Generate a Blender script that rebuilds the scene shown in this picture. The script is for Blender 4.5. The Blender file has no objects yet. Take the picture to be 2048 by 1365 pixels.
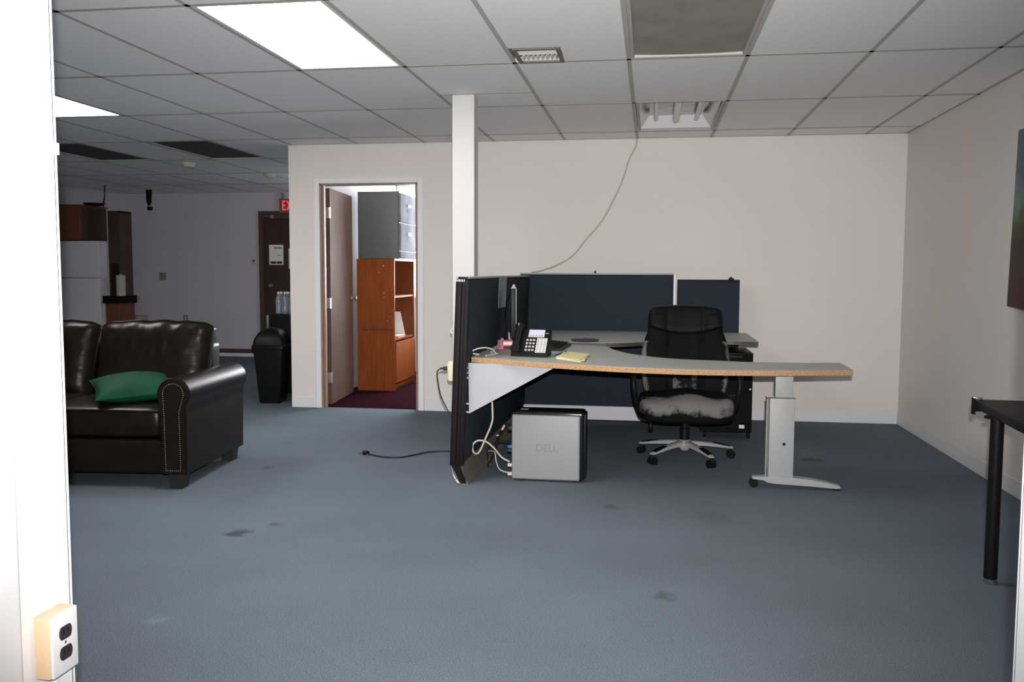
import bpy, bmesh, math, random
from mathutils import Vector, Matrix, noise as mnoise
random.seed(7)
PI = math.pi
D = bpy.data
SC = bpy.context.scene
COL = SC.collection

# ------------------------------------------------------------------ camera
F_PX, YAW, PITCH, ROLL = 1773.455, 0.15516, 0.077358, 0.0038077
HC, CZ, YW, XR = 1.27767, 2.44086, 7.89, 2.0876
def ray(u, v):
    x, y = u - 1024.0, v - 682.5
    c, s = math.cos(ROLL), math.sin(ROLL)
    X, Y = c*x + s*y, -s*x + c*y
    d = (X/F_PX, 1.0, -Y/F_PX)
    cp, sp = math.cos(PITCH), math.sin(PITCH)
    d = (d[0], d[1]*cp + d[2]*sp, -d[1]*sp + d[2]*cp)
    cy, sy = math.cos(YAW), math.sin(YAW)
    return Vector((d[0]*cy - d[1]*sy, d[0]*sy + d[1]*cy, d[2]))
def fl(u, v, z=0.0):                       # pixel -> point on the horizontal plane z
    d = ray(u, v); t = (z - HC)/d.z
    return Vector((d.x*t, d.y*t, z))
def atY(u, v, Y):                          # pixel -> point on a wall plane y = Y
    d = ray(u, v); t = Y/d.y
    return Vector((d.x*t, Y, d.z*t + HC))
def desk_z(x, y): return 0.765 - 0.02*(x + 1.1) + 0.008*(y - 5.2)
def onDesk(u, v):
    d = ray(u, v)
    t = (0.765 - HC - 0.022 - 0.0416)/(d.z + 0.02*d.x - 0.008*d.y)
    return Vector((d.x*t, d.y*t, d.z*t + HC))
cam = D.cameras.new('camera'); cam.sensor_width = 36.0; cam.lens = 36.0*F_PX/2048.0
cam.clip_start = 0.02; cam.clip_end = 100
co = D.objects.new('camera', cam); COL.objects.link(co)
fwd = ray(1024, 682.5); rt = (ray(2024, 682.5) - fwd).normalized(); fwd.normalize(); up = rt.cross(fwd)
co.matrix_world = Matrix(((rt.x, up.x, -fwd.x, 0), (rt.y, up.y, -fwd.y, 0), (rt.z, up.z, -fwd.z, HC), (0, 0, 0, 1)))
SC.camera = co

# ------------------------------------------------------------------ light and exposure
LIT = 17.0            # radiance of the two lit ceiling panels
SKY = 24.0             # daylight outside the office window
FLASH = 1180.0
world = D.worlds.new('world'); SC.world = world; world.use_nodes = True
world.node_tree.nodes['Background'].inputs[0].default_value = (.75, .85, 1, 1)
world.node_tree.nodes['Background'].inputs[1].default_value = 0.05
fl_l = D.lights.new('camera_flash', 'SPOT'); fl_l.energy = FLASH; fl_l.shadow_soft_size = 0.012
fl_l.spot_size = math.radians(84); fl_l.spot_blend = 1.0; fl_l.color = (1.0, .97, .95)
fo = D.objects.new('camera_flash', fl_l); COL.objects.link(fo)
fo.matrix_world = co.matrix_world.copy() @ Matrix.Rotation(math.radians(3.5), 4, 'X'); fo.location = Vector((0, 0, HC)) - fwd*0.05 + up*0.10 + rt*0.008
SC.view_settings.view_transform = 'Standard'; SC.view_settings.look = 'None'
SC.view_settings.exposure = 0.0; SC.view_settings.gamma = 1.0; SC.view_settings.use_curve_mapping = False

# ------------------------------------------------------------------ materials
MATS = {}
def srgb(r, g, b):
    return tuple(((c/255/12.92) if c/255 <= .04045 else ((c/255 + .055)/1.055)**2.4) for c in (r, g, b)) + (1,)
def mat(name, col, rough=.6, metal=0., nscale=0., namt=0., bscale=0., bstr=0., spec=.5, emit=0., sheen=0., coat=0., trans=0., stretch=None):
    m = D.materials.new(name); m.use_nodes = True; nt = m.node_tree; b = nt.nodes['Principled BSDF']
    col = tuple(col[:3]) + (1,)
    b.inputs['Base Color'].default_value = col; b.inputs['Roughness'].default_value = rough; b.inputs['Metallic'].default_value = metal
    b.inputs['Specular IOR Level'].default_value = spec
    if sheen: b.inputs['Sheen Weight'].default_value = sheen
    if coat: b.inputs['Coat Weight'].default_value = coat
    if trans: b.inputs['Transmission Weight'].default_value = trans
    if emit:
        b.inputs['Emission Color'].default_value = col; b.inputs['Emission Strength'].default_value = emit
    tc = nt.nodes.new('ShaderNodeTexCoord'); out = tc.outputs['Object']
    if stretch:
        mp = nt.nodes.new('ShaderNodeMapping'); mp.inputs['Scale'].default_value = stretch
        nt.links.new(out, mp.inputs['Vector']); out = mp.outputs['Vector']
    if namt:
        n = nt.nodes.new('ShaderNodeTexNoise'); n.inputs['Scale'].default_value = nscale; n.inputs['Detail'].default_value = 4
        nt.links.new(out, n.inputs['Vector'])
        r = nt.nodes.new('ShaderNodeValToRGB'); r.color_ramp.elements[0].position = .3; r.color_ramp.elements[1].position = .7
        r.color_ramp.elements[0].color = tuple(c*(1 - namt) for c in col[:3]) + (1,)
        r.color_ramp.elements[1].color = tuple(min(1, c*(1 + namt)) for c in col[:3]) + (1,)
        nt.links.new(n.outputs['Fac'], r.inputs['Fac']); nt.links.new(r.outputs['Color'], b.inputs['Base Color'])
    if bstr:
        n2 = nt.nodes.new('ShaderNodeTexNoise'); n2.inputs['Scale'].default_value = bscale; n2.inputs['Detail'].default_value = 3
        nt.links.new(out, n2.inputs['Vector'])
        bp = nt.nodes.new('ShaderNodeBump'); bp.inputs['Strength'].default_value = bstr; bp.inputs['Distance'].default_value = .01
        nt.links.new(n2.outputs['Fac'], bp.inputs['Height']); nt.links.new(bp.outputs['Normal'], b.inputs['Normal'])
    MATS[name] = m
    return m
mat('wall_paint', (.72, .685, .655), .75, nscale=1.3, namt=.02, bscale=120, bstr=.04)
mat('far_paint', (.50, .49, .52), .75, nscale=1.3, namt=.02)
mat('white_paint', (.78, .78, .78), .45, nscale=3, namt=.015)
mat('post_paint', (.53, .53, .515), .5, nscale=3, namt=.015)
mat('office_paint', (.52, .50, .48), .7, nscale=2, namt=.02)
mat('jamb_paint', (.86, .86, .87), .4, nscale=2, namt=.01)
mat('vinyl_base', (.70, .70, .72), .5, nscale=4, namt=.03)
mat('tile_fissured', (.86, .855, .86), .9, nscale=160, namt=.05, bscale=180, bstr=.25)
mat('grid_metal', (.44, .43, .40), .6)
mat('vent_frame', (.14, .13, .11), .45, metal=.3)
mat('plenum', (.03, .03, .03), .9)
mat('lens_lit', (1, .98, .97), .5, emit=LIT)
mat('lens_dirty', (.26, .25, .22), .5, nscale=5, namt=.14, spec=.3)
mat('lens_dark', (.035, .035, .035), .6, nscale=3, namt=.1)
mat('fixture_white', (.75, .75, .73), .4)
mat('reflector', (.36, .35, .33), .18, metal=1, nscale=14, namt=.25, bscale=9, bstr=.12)
mat('tube_glass', (.80, .77, .70), .3)
mat('chrome', (.75, .75, .75), .15, metal=1)
mat('silver_plastic', (.46, .455, .45), .35, metal=.3)
mat('lettering_grey', (.19, .19, .195), .45)
mat('nickel', (.55, .54, .52), .3, metal=1, nscale=30, namt=.1)
mat('burgundy', (.026, .008, .013), 1.0, spec=0, nscale=60, namt=.3, bscale=220, bstr=.3)
mat('door_walnut', (.105, .062, .05), .6, spec=.12, nscale=5, namt=.3, stretch=(14, 14, .9))
mat('door_brown_frame', (.30, .19, .145), .5, nscale=6, namt=.15, stretch=(10, 10, 1))
mat('dark_door', (.045, .022, .016), .5, nscale=5, namt=.3, stretch=(14, 14, 1))
mat('dark_frame', (.07, .045, .038), .5)
mat('cherry', (.20, .050, .011), .5, spec=.12, nscale=4, namt=.2, stretch=(9, 9, .8))
mat('cherry_dark', (.13, .034, .009), .5, spec=.12, nscale=4, namt=.2, stretch=(9, 9, .8))
mat('kitchen_wood', (.15, .046, .018), .5, nscale=5, namt=.25, stretch=(12, 12, 1))
mat('kitchen_wood_dark', (.055, .027, .02), .55, nscale=5, namt=.25, stretch=(12, 12, 1))
mat('metal_charcoal', (.085, .088, .088), .5, nscale=30, namt=.08)
mat('drawer_steel', (.19, .195, .22), .8, spec=0, metal=.0, nscale=5, namt=.2)
mat('fabric_panel', (.030, .038, .052), .95, spec=.05, nscale=240, namt=.35, bscale=420, bstr=.3)
mat('fabric_panel_side', (.036, .044, .052), .95, spec=.05, nscale=240, namt=.35, bscale=420, bstr=.3)
mat('panel_trim_dark', (.011, .0085, .0095), .5, nscale=10, namt=.2, spec=.12)
mat('panel_cap', (.30, .31, .31), .4)
mat('alu_white', (.62, .62, .66), .4, nscale=8, namt=.04)
mat('raceway_brown', (.15, .13, .115), .6, nscale=12, namt=.25)
mat('laminate', (.40, .415, .39), .5, nscale=300, namt=.06)
mat('particle', (.47, .27, .13), .85, nscale=160, namt=.35, bscale=260, bstr=.4)
mat('edge_dark', (.05, .045, .04), .5)
mat('bracket_grey', (.40, .40, .43), .45, nscale=15, namt=.02)
mat('leg_silver', (.33, .34, .34), .5, metal=0, nscale=40, namt=.03)
mat('black_plastic', (.007, .007, .0075), .42, nscale=20, namt=.1, spec=.15)
mat('black_gloss', (.008, .008, .009), .15)
mat('black_matte', (.006, .006, .0065), .7, spec=.1)
mat('rubber', (.008, .008, .008), .6, spec=.1)
mat('dell_grey', (.25, .25, .255), .45, nscale=300, namt=.04)
mat('grey_plastic', (.22, .22, .23), .45)
mat('phone_white', (.62, .62, .60), .5)
mat('lcd', (.48, .47, .66), .3, emit=.25)
mat('paper', (.75, .75, .73), .7, nscale=20, namt=.02)
mat('paper_grey', (.30, .30, .31), .7, nscale=20, namt=.02)
mat('ink', (.03, .03, .03), .8)
mat('yellow_note', (.78, .72, .36), .7)
mat('blue_ink', (.03, .08, .35), .4)
mat('red_box', (.55, .02, .07), .5)
mat('purple', (.04, .03, .06), .3, nscale=30, namt=.4)
mat('cable_beige', (.46, .43, .33), .5)
mat('cable_white', (.55, .53, .48), .5)
mat('cable_black', (.012, .013, .012), .5)
mat('connector_blue', (.02, .12, .38), .4)
mat('connector_green', (.40, .55, .12), .4)
mat('almond', (.72, .66, .48), .45)
mat('almond_tan', (.74, .52, .34), .45)
mat('outlet_dark', (.03, .02, .03), .35)
mat('leather', (.0085, .0065, .0055), .33, nscale=9, namt=.25, bscale=60, bstr=.08, spec=.16)
mat('brass', (.45, .36, .22), .3, metal=1)
mat('wood_black', (.010, .008, .007), .5, nscale=8, namt=.2)
mat('green_velvet', (.004, .050, .023), .75, spec=.15, nscale=12, namt=.2, bscale=60, bstr=.1)
mat('fridge_white', (.60, .61, .64), .4, bscale=200, bstr=.05)
mat('exit_red', (1, .02, .03), .5, emit=2.2)
mat('exit_body', (.16, .15, .13), .5)
mat('plate_tan', (.24, .20, .15), .5)
mat('switch_grey', (.45, .44, .44), .5)
mat('pet_plastic', (.55, .60, .66), .12, trans=.75)
mat('bottle_cap', (.62, .64, .66), .4)
mat('beige_card', (.34, .31, .26), .8)
mat('table_black', (.011, .010, .010), .5, spec=.2, nscale=30, namt=.1)
mat('sky_glow', (.93, .96, 1), .5, emit=SKY)
mat('detector', (.58, .55, .42), .5)
mat('towel', (.42, .42, .42), .9, bscale=80, bstr=.3)
mat('frame_dark', (.02, .016, .03), .4)

def carpet():
    m = mat('carpet', (.14, .175, .205), 1.0, spec=.03)
    nt = m.node_tree; b = nt.nodes['Principled BSDF']; L = nt.links
    tc = nt.nodes.new('ShaderNodeTexCoord')
    n1 = nt.nodes.new('ShaderNodeTexNoise'); n1.inputs['Scale'].default_value = 260; n1.inputs['Detail'].default_value = 2
    n2 = nt.nodes.new('ShaderNodeTexNoise'); n2.inputs['Scale'].default_value = 1.1; n2.inputs['Detail'].default_value = 4
    n3 = nt.nodes.new('ShaderNodeTexNoise'); n3.inputs['Scale'].default_value = 95; n3.inputs['Detail'].default_value = 2
    for n in (n1, n2, n3): L.new(tc.outputs['Object'], n.inputs['Vector'])
    r1 = nt.nodes.new('ShaderNodeValToRGB'); e = r1.color_ramp.elements
    e[0].position = .32; e[0].color = (.070, .096, .122, 1); e[1].position = .70; e[1].color = (.222, .252, .282, 1)
    L.new(n1.outputs['Fac'], r1.inputs['Fac'])
    r3 = nt.nodes.new('ShaderNodeValToRGB'); e = r3.color_ramp.elements
    e[0].position = .35; e[0].color = (.9, .98, 1.08, 1); e[1].position = .65; e[1].color = (1.12, 1.02, .9, 1)
    L.new(n3.outputs['Fac'], r3.inputs['Fac'])
    mx = nt.nodes.new('ShaderNodeMixRGB'); mx.blend_type = 'MULTIPLY'; mx.inputs[0].default_value = .6
    L.new(r1.outputs[0], mx.inputs[1]); L.new(r3.outputs[0], mx.inputs[2])
    r2 = nt.nodes.new('ShaderNodeValToRGB'); e = r2.color_ramp.elements
    e[0].position = .3; e[0].color = (.86, .86, .86, 1); e[1].position = .65; e[1].color = (1.04, 1.04, 1.04, 1)
    L.new(n2.outputs['Fac'], r2.inputs['Fac'])
    mx2 = nt.nodes.new('ShaderNodeMixRGB'); mx2.blend_type = 'MULTIPLY'; mx2.inputs[0].default_value = 1
    L.new(mx.outputs[0], mx2.inputs[1]); L.new(r2.outputs[0], mx2.inputs[2])
    cur = mx2.outputs[0]
    ns = nt.nodes.new('ShaderNodeTexNoise'); ns.inputs['Scale'].default_value = 14; ns.inputs['Detail'].default_value = 3
    L.new(tc.outputs['Object'], ns.inputs['Vector'])
    for (u, v, rad, k) in ((472, 1067, .075, .5), (545, 1050, .04, .7), (1325, 1193, .06, .65), (1430, 1035, .16, .88), (320, 1240, .05, 1.25), (1220, 1015, .07, .75), (535, 935, .06, .75), (1620, 920, .09, .6)):
        p = fl(u, v)
        vm = nt.nodes.new('ShaderNodeVectorMath'); vm.operation = 'DISTANCE'; vm.inputs[1].default_value = (p.x, p.y, 0)
        L.new(tc.outputs['Object'], vm.inputs[0])
        ad = nt.nodes.new('ShaderNodeMath'); ad.operation = 'MULTIPLY_ADD'; ad.inputs[1].default_value = rad*2.2
        L.new(ns.outputs['Fac'], ad.inputs[0]); L.new(vm.outputs['Value'], ad.inputs[2])
        mr = nt.nodes.new('ShaderNodeMapRange'); mr.inputs['From Min'].default_value = rad*1.4; mr.inputs['From Max'].default_value = rad*2.1
        mr.inputs['To Min'].default_value = k; mr.inputs['To Max'].default_value = 1
        L.new(ad.outputs[0], mr.inputs['Value'])
        mm = nt.nodes.new('ShaderNodeVectorMath'); mm.operation = 'SCALE'
        L.new(cur, mm.inputs[0]); L.new(mr.outputs[0], mm.inputs['Scale']); cur = mm.outputs[0]
    L.new(cur, b.inputs['Base Color'])
    bp = nt.nodes.new('ShaderNodeBump'); bp.inputs['Strength'].default_value = .15; bp.inputs['Distance'].default_value = .004
    L.new(n1.outputs['Fac'], bp.inputs['Height']); L.new(bp.outputs['Normal'], b.inputs['Normal'])
carpet()

def worn_leather():
    m = mat('chair_leather', (.006, .006, .006), .5)
    nt = m.node_tree; b = nt.nodes['Principled BSDF']; L = nt.links
    b.inputs['Specular IOR Level'].default_value = .08
    m2 = mat('chair_worn', (.006, .006, .006), .65, spec=.05)
    nt = m2.node_tree; b = nt.nodes['Principled BSDF']; L = nt.links
    tc = nt.nodes.new('ShaderNodeTexCoord'); n = nt.nodes.new('ShaderNodeTexNoise'); n.inputs['Scale'].default_value = 7; n.inputs['Detail'].default_value = 8
    n.inputs['Roughness'].default_value = .7
    L.new(tc.outputs['Object'], n.inputs['Vector'])
    at = nt.nodes.new('ShaderNodeAttribute'); at.attribute_name = 'wear'
    ad = nt.nodes.new('ShaderNodeMath'); ad.operation = 'ADD'; L.new(n.outputs['Fac'], ad.inputs[0]); L.new(at.outputs['Fac'], ad.inputs[1])
    r = nt.nodes.new('ShaderNodeValToRGB'); e = r.color_ramp.elements
    e[0].position = .92; e[0].color = (.006, .006, .006, 1); e[1].position = 1.0; e[1].color = (.17, .165, .165, 1)
    mp = nt.nodes.new('ShaderNodeMapRange'); mp.inputs['From Max'].default_value = 1.15
    L.new(ad.outputs[0], mp.inputs['Value'])
    e[0].position = .72; e[1].position = .86
    L.new(mp.outputs[0], r.inputs['Fac']); L.new(r.outputs[0], b.inputs['Base Color'])
worn_leather()

# ------------------------------------------------------------------ mesh helpers
def finish(name, bm, m, parent=None, smooth=None, loc=None, rot=None):
    me = D.meshes.new(name); bmesh.ops.recalc_face_normals(bm, faces=bm.faces); bm.to_mesh(me); bm.free()
    if smooth:
        for p in me.polygons: p.use_smooth = True
        try: me.set_sharp_from_angle(angle=math.radians(smooth))
        except Exception: pass
    return link(name, me, m, parent, loc, rot)
def link(name, me, m, parent=None, loc=None, rot=None):
    o = D.objects.new(name, me); COL.objects.link(o)
    if m:
        if len(me.materials) == 0: me.materials.append(MATS[m])
    if parent: o.parent = parent
    if loc is not None: o.location = loc
    if rot is not None: o.rotation_euler = rot
    return o
def tag(o, label, cat, group=None):
    o['label'] = label; o['category'] = cat
    if group: o['group'] = group
    return o
def struct(o): o['kind'] = 'structure'; return o
def thing(name, label, cat, loc=(0, 0, 0), rotz=0, group=None):
    o = D.objects.new(name, None); COL.objects.link(o); o.location = loc; o.rotation_euler = (0, 0, rotz); o.empty_display_size = .1
    return tag(o, label, cat, group)
def bx(bm, x0, x1, y0, y1, z0, z1, bev=0, seg=2, mtx=None):
    r = bmesh.ops.create_cube(bm, size=1); vs = r['verts']
    for v in vs: v.co = Vector(((x0 + x1)/2 + v.co.x*(x1 - x0), (y0 + y1)/2 + v.co.y*(y1 - y0), (z0 + z1)/2 + v.co.z*(z1 - z0)))
    if bev:
        es = list({e for v in vs for e in v.link_edges})
        rr = bmesh.ops.bevel(bm, geom=es, offset=bev, segments=seg, affect='EDGES', profile=.6); vs = rr['verts'] if mtx is None else list({v for f in rr['faces'] for v in f.verts} | set(v for v in vs if v.is_valid))
    if mtx is not None:
        for v in vs: v.co = mtx @ v.co
    return bm
def box(name, x0, x1, y0, y1, z0, z1, m, parent=None, bev=0, seg=2, smooth=None, loc=None, rot=None):
    bm = bmesh.new(); bx(bm, x0, x1, y0, y1, z0, z1, bev, seg)
    return finish(name, bm, m, parent, smooth if smooth else (40 if bev else None), loc, rot)
def cyl(bm, p0, p1, r0, r1=None, n=20, cap=True):
    p0, p1 = Vector(p0), Vector(p1); r1 = r0 if r1 is None else r1
    d = (p1 - p0).normalized(); a = d.orthogonal().normalized(); b = d.cross(a)
    A = [bm.verts.new(p0 + (a*math.cos(2*PI*i/n) + b*math.sin(2*PI*i/n))*r0) for i in range(n)]
    B = [bm.verts.new(p1 + (a*math.cos(2*PI*i/n) + b*math.sin(2*PI*i/n))*r1) for i in range(n)]
    for i in range(n): bm.faces.new((A[i], A[(i+1) % n], B[(i+1) % n], B[i]))
    if cap: bm.faces.new(A[::-1]); bm.faces.new(B)
def lathe(bm, prof, n=24, c=(0, 0, 0), axis='Z'):
    rings = []
    for (r, z) in prof:
        ring = []
        for i in range(n):
            a = 2*PI*i/n
            p = (r*math.cos(a), r*math.sin(a), z)
            if axis == 'X': p = (p[2], p[0], p[1])
            if axis == 'Y': p = (p[0], p[2], p[1])
            ring.append(bm.verts.new(Vector(c) + Vector(p)))
        rings.append(ring)
    for A, B in zip(rings, rings[1:]):
        for i in range(n): bm.faces.new((A[i], A[(i+1) % n], B[(i+1) % n], B[i]))
    bm.faces.new(rings[0][::-1]); bm.faces.new(rings[-1])
def smooth_path(pts, k=6):
    pts = [Vector(p) for p in pts]; out = []
    for i in range(len(pts) - 1):
        p0 = pts[max(i-1, 0)]; p1 = pts[i]; p2 = pts[i+1]; p3 = pts[min(i+2, len(pts)-1)]
        for j in range(k):
            t = j/k
            out.append(.5*((2*p1) + (p2 - p0)*t + (2*p0 - 5*p1 + 4*p2 - p3)*t*t + (3*p1 - p0 - 3*p2 + p3)*t**3))
    out.append(pts[-1]); return out
def tube(bm, pts, r, n=8, smooth=True, rfun=None):
    P = smooth_path(pts) if smooth else [Vector(p) for p in pts]
    rings = []; prev = None
    for i, p in enumerate(P):
        d = (P[min(i+1, len(P)-1)] - P[max(i-1, 0)]).normalized()
        if prev is None: a = d.orthogonal().normalized()
        else:
            a = prev - d*prev.dot(d)
            a = a.normalized() if a.length > 1e-6 else d.orthogonal().normalized()
        prev = a; b = d.cross(a); rr = rfun(i/(len(P)-1)) if rfun else r
        rings.append([bm.verts.new(p + (a*math.cos(2*PI*k/n) + b*math.sin(2*PI*k/n))*rr) for k in range(n)])
    for A, B in zip(rings, rings[1:]):
        for k in range(n): bm.faces.new((A[k], A[(k+1) % n], B[(k+1) % n], B[k]))
    bm.faces.new(rings[0][::-1]); bm.faces.new(rings[-1])
def prism(bm, poly, fn0, fn1):            # polygon given as 2-tuples, fn maps to 3D for each end
    A = [bm.verts.new(fn0(*p)) for p in poly]; B = [bm.verts.new(fn1(*p)) for p in poly]
    n = len(poly)
    for i in range(n): bm.faces.new((A[i], A[(i+1) % n], B[(i+1) % n], B[i]))
    bm.faces.new(A[::-1]); bm.faces.new(B)
def puffy(bm, nu, nv, pos, tf, tb):       # closed cushion between a front and a back skin; pos(u,v)->Vector, normal offsets along given vector
    N = None
    fr = {}; bk = {}
    for i in range(nu + 1):
        for j in range(nv + 1):
            u, v = -1 + 2*i/nu, -1 + 2*j/nv
            p, nrm = pos(u, v); edge = i in (0, nu) or j in (0, nv)
            a, b = tf(u, v), tb(u, v)
            fr[i, j] = bm.verts.new(p + nrm*a)
            bk[i, j] = bm.verts.new(p - nrm*b)
    for i in range(nu):
        for j in range(nv):
            bm.faces.new((fr[i, j], fr[i+1, j], fr[i+1, j+1], fr[i, j+1]))
            bm.faces.new((bk[i, j+1], bk[i+1, j+1], bk[i+1, j], bk[i, j]))
    for i in range(nu):
        bm.faces.new((fr[i+1, 0], fr[i, 0], bk[i, 0], bk[i+1, 0])); bm.faces.new((fr[i, nv], fr[i+1, nv], bk[i+1, nv], bk[i, nv]))
    for j in range(nv):
        bm.faces.new((fr[0, j], fr[0, j+1], bk[0, j+1], bk[0, j])); bm.faces.new((fr[nu, j+1], fr[nu, j], bk[nu, j], bk[nu, j+1]))
def spow(x, e): return math.copysign(abs(x)**e, x)
def superell(bm, c, sx, sy, sz, e1=.3, e2=.3, n=28, m=18, wr=0., ws=6., seed=0., mtx=None):
    rings = []
    for j in range(1, m):
        ph = -PI/2 + PI*j/m; ring = []
        for i in range(n):
            th = 2*PI*i/n
            x = sx*spow(math.cos(ph), e1)*spow(math.cos(th), e2); y = sy*spow(math.cos(ph), e1)*spow(math.sin(th), e2); z = sz*spow(math.sin(ph), e1)
            p = Vector((x, y, z))
            if wr: p += Vector((x/sx**1.2, y/sy**1.2, z/sz**1.2)).normalized()*wr*mnoise.noise(Vector((x*ws + seed, y*ws, z*ws)))
            p += Vector(c)
            ring.append(bm.verts.new(mtx @ p if mtx is not None else p))
        rings.append(ring)
    for A, B in zip(rings, rings[1:]):
        for i in range(n): bm.faces.new((A[i], A[(i+1) % n], B[(i+1) % n], B[i]))
    bm.faces.new(rings[0][::-1]); bm.faces.new(rings[-1])
def text_mesh(s, size, depth, space=1.0):
    c = D.curves.new('lettering', 'FONT'); c.body = s; c.space_character = space; c.size = size; c.extrude = depth; c.align_x = 'CENTER'; c.align_y = 'CENTER'
    o = D.objects.new('lettering', c); COL.objects.link(o)
    bpy.context.view_layer.update()
    me = D.meshes.new_from_object(o.evaluated_get(bpy.context.evaluated_depsgraph_get()))
    D.objects.remove(o); D.curves.remove(c)
    me.materials.clear()
    return me

# ------------------------------------------------------------------ the setting
WALLTOP = 2.9
XL, YF = -7.95, 12.5
XP = -3.335                        # left end of the wall with the office door
DX0, DX1, DH = -3.037, -2.106, 2.085
def floors():
    struct(box('floor', XL - .1, XR + .1, -2.0, YW + .05, -.1, 0, 'carpet'))
    o = struct(box('floor', XL - .1, XP + .06, YW + .05, YF + .1, -.1, 0, 'carpet'))
    struct(box('floor', XP + .06, -.6, YW + .05, 11.2, -.1, .003, 'burgundy'))
floors()
def walls():
    bm = bmesh.new()
    bx(bm, XP, DX0 - .02, YW, YW + .12, 0, WALLTOP); bx(bm, DX1 + .02, XR, YW, YW + .12, 0, WALLTOP); bx(bm, DX0 - .02, DX1 + .02, YW, YW + .12, DH + .02, WALLTOP)
    struct(finish('wall_back', bm, 'wall_paint'))
    struct(box('wall_right', XR, XR + .12, 1.25, YW + .12, 0, WALLTOP, 'wall_paint'))
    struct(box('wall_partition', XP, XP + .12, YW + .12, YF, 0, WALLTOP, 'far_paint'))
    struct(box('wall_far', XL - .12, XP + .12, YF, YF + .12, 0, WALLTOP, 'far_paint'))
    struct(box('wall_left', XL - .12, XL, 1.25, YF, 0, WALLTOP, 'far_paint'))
    bm = bmesh.new()
    bx(bm, XL, -1.132, 1.22, 1.53, 0, WALLTOP); bx(bm, .625, XR, 1.22, 1.53, 0, WALLTOP); bx(bm, -1.132, .625, 1.22, 1.53, 2.12, WALLTOP)
    struct(finish('wall_front', bm, 'white_paint'))
    # vestibule the photograph is taken from
    bm = bmesh.new(); bx(bm, -1.7, -1.6, -2, 1.22, 0, 2.5); struct(finish('wall_vestibule_left', bm, 'white_paint'))
    struct(box('wall_vestibule_right', 1.2, 1.3, -2, 1.22, 0, 2.5, 'white_paint'))
    # office walls
    bm = bmesh.new(); bx(bm, -3.215, -3.16, 11.0, 11.1, 0, WALLTOP); bx(bm, -.9, -.6, 11.0, 11.1, 0, WALLTOP); bx(bm, -3.16, -.9, 11.0, 11.1, 0, .98); bx(bm, -3.16, -.9, 11.0, 11.1, 2.3, WALLTOP)
    struct(finish('wall_office_back', bm, 'office_paint'))
    struct(box('wall_office_right', -.7, -.6, YW + .12, 11.0, 0, WALLTOP, 'office_paint'))
walls()
def office_window():  # unseen right part widened to throw more daylight onto the carpet
    bm = bmesh.new()
    for (a, b, c, d) in ((-3.16, -3.12, .98, 2.3), (-.94, -.9, .98, 2.3), (-3.12, -.94, .98, 1.02), (-3.12, -.94, 2.26, 2.3), (-2.05, -2.01, 1.02, 2.26)):
        bx(bm, a, b, 11.01, 11.07, c, d)
    w = struct(finish('window_1', bm, 'white_paint'))
    box('window_sill', -3.2, -.86, 10.93, 11.01, .95, .98, 'white_paint', w)
    s = box('daylight_sky', -3.4, -.7, 11.3, 11.32, .7, 2.6, 'sky_glow'); struct(s); s.name = 'sky_glow_plane'  # glowing sheet added outside as the sky, not a second window
office_window()
def baseboards():
    H = .105
    def bb(name, pts):
        bm = bmesh.new()
        for (x0, x1, y0, y1) in pts: bx(bm, x0, x1, y0, y1, 0, H, .004, 1)
        return struct(finish(name, bm, 'vinyl_base', None, 40))
    bb('baseboard_back', [(XP, DX0 - .055, YW - .008, YW), (DX1 + .055, XR, YW - .008, YW)])
    bb('baseboard_right', [(XR - .008, XR, 1.54, YW)])
    b = struct(box('baseboard_far', XL, -5.76, YF - .012, YF, 0, .05, 'vinyl_base'))
    box('dark_strip', XL, -5.76, YF - .014, YF, .05, .115, 'dark_frame', b)
baseboards()
def door_trim():
    bm = bmesh.new(); y = YW
    bx(bm, DX0 - .055, DX0, y - .015, y, 0, DH + .055, .004, 1); bx(bm, DX1, DX1 + .055, y - .015, y, 0, DH + .055, .004, 1); bx(bm, DX0, DX1, y - .015, y, DH, DH + .055, .004, 1)
    struct(finish('trim_1', bm, 'white_paint', None, 40))
    bm = bmesh.new()
    bx(bm, DX0 - .02, DX0 + .012, y, y + .12, 0, DH); bx(bm, DX1 - .012, DX1 + .02, y, y + .12, 0, DH); bx(bm, DX0, DX1, y, y + .12, DH - .012, DH + .02)
    bx(bm, DX0 + .012, DX0 + .03, y + .03, y + .07, 0, DH - .012); bx(bm, DX1 - .03, DX1 - .012, y + .03, y + .07, 0, DH - .012)
    struct(finish('trim_2', bm, 'door_brown_frame'))
    # jambs of the near opening
    bm = bmesh.new()
    bx(bm, -1.132, -1.112, 1.487, 1.535, 0, 2.12); bx(bm, -1.132, -1.118, 1.2, 1.487, 0, 2.12); bx(bm, -1.132, -1.108, 1.30, 1.40, 0, 2.12, .012, 3)
    bx(bm, -1.20, -1.112, 1.53, 1.545, 0, 2.16, .003, 1)
    t = struct(finish('trim_3', bm, 'jamb_paint', None, 40))
    z = atY(100, 297, 1.54).z
    box('strike_plate', -1.1125, -1.109, 1.525, 1.5455, z - .012, z + .010, 'jamb_paint', t)
    bm = bmesh.new(); bx(bm, .605, .625, 1.2, 1.535, 0, 2.12); bx(bm, .605, .69, 1.53, 1.545, 0, 2.16, .003, 1)
    struct(finish('trim_4', bm, 'jamb_paint', None, 40))
door_trim()

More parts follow.
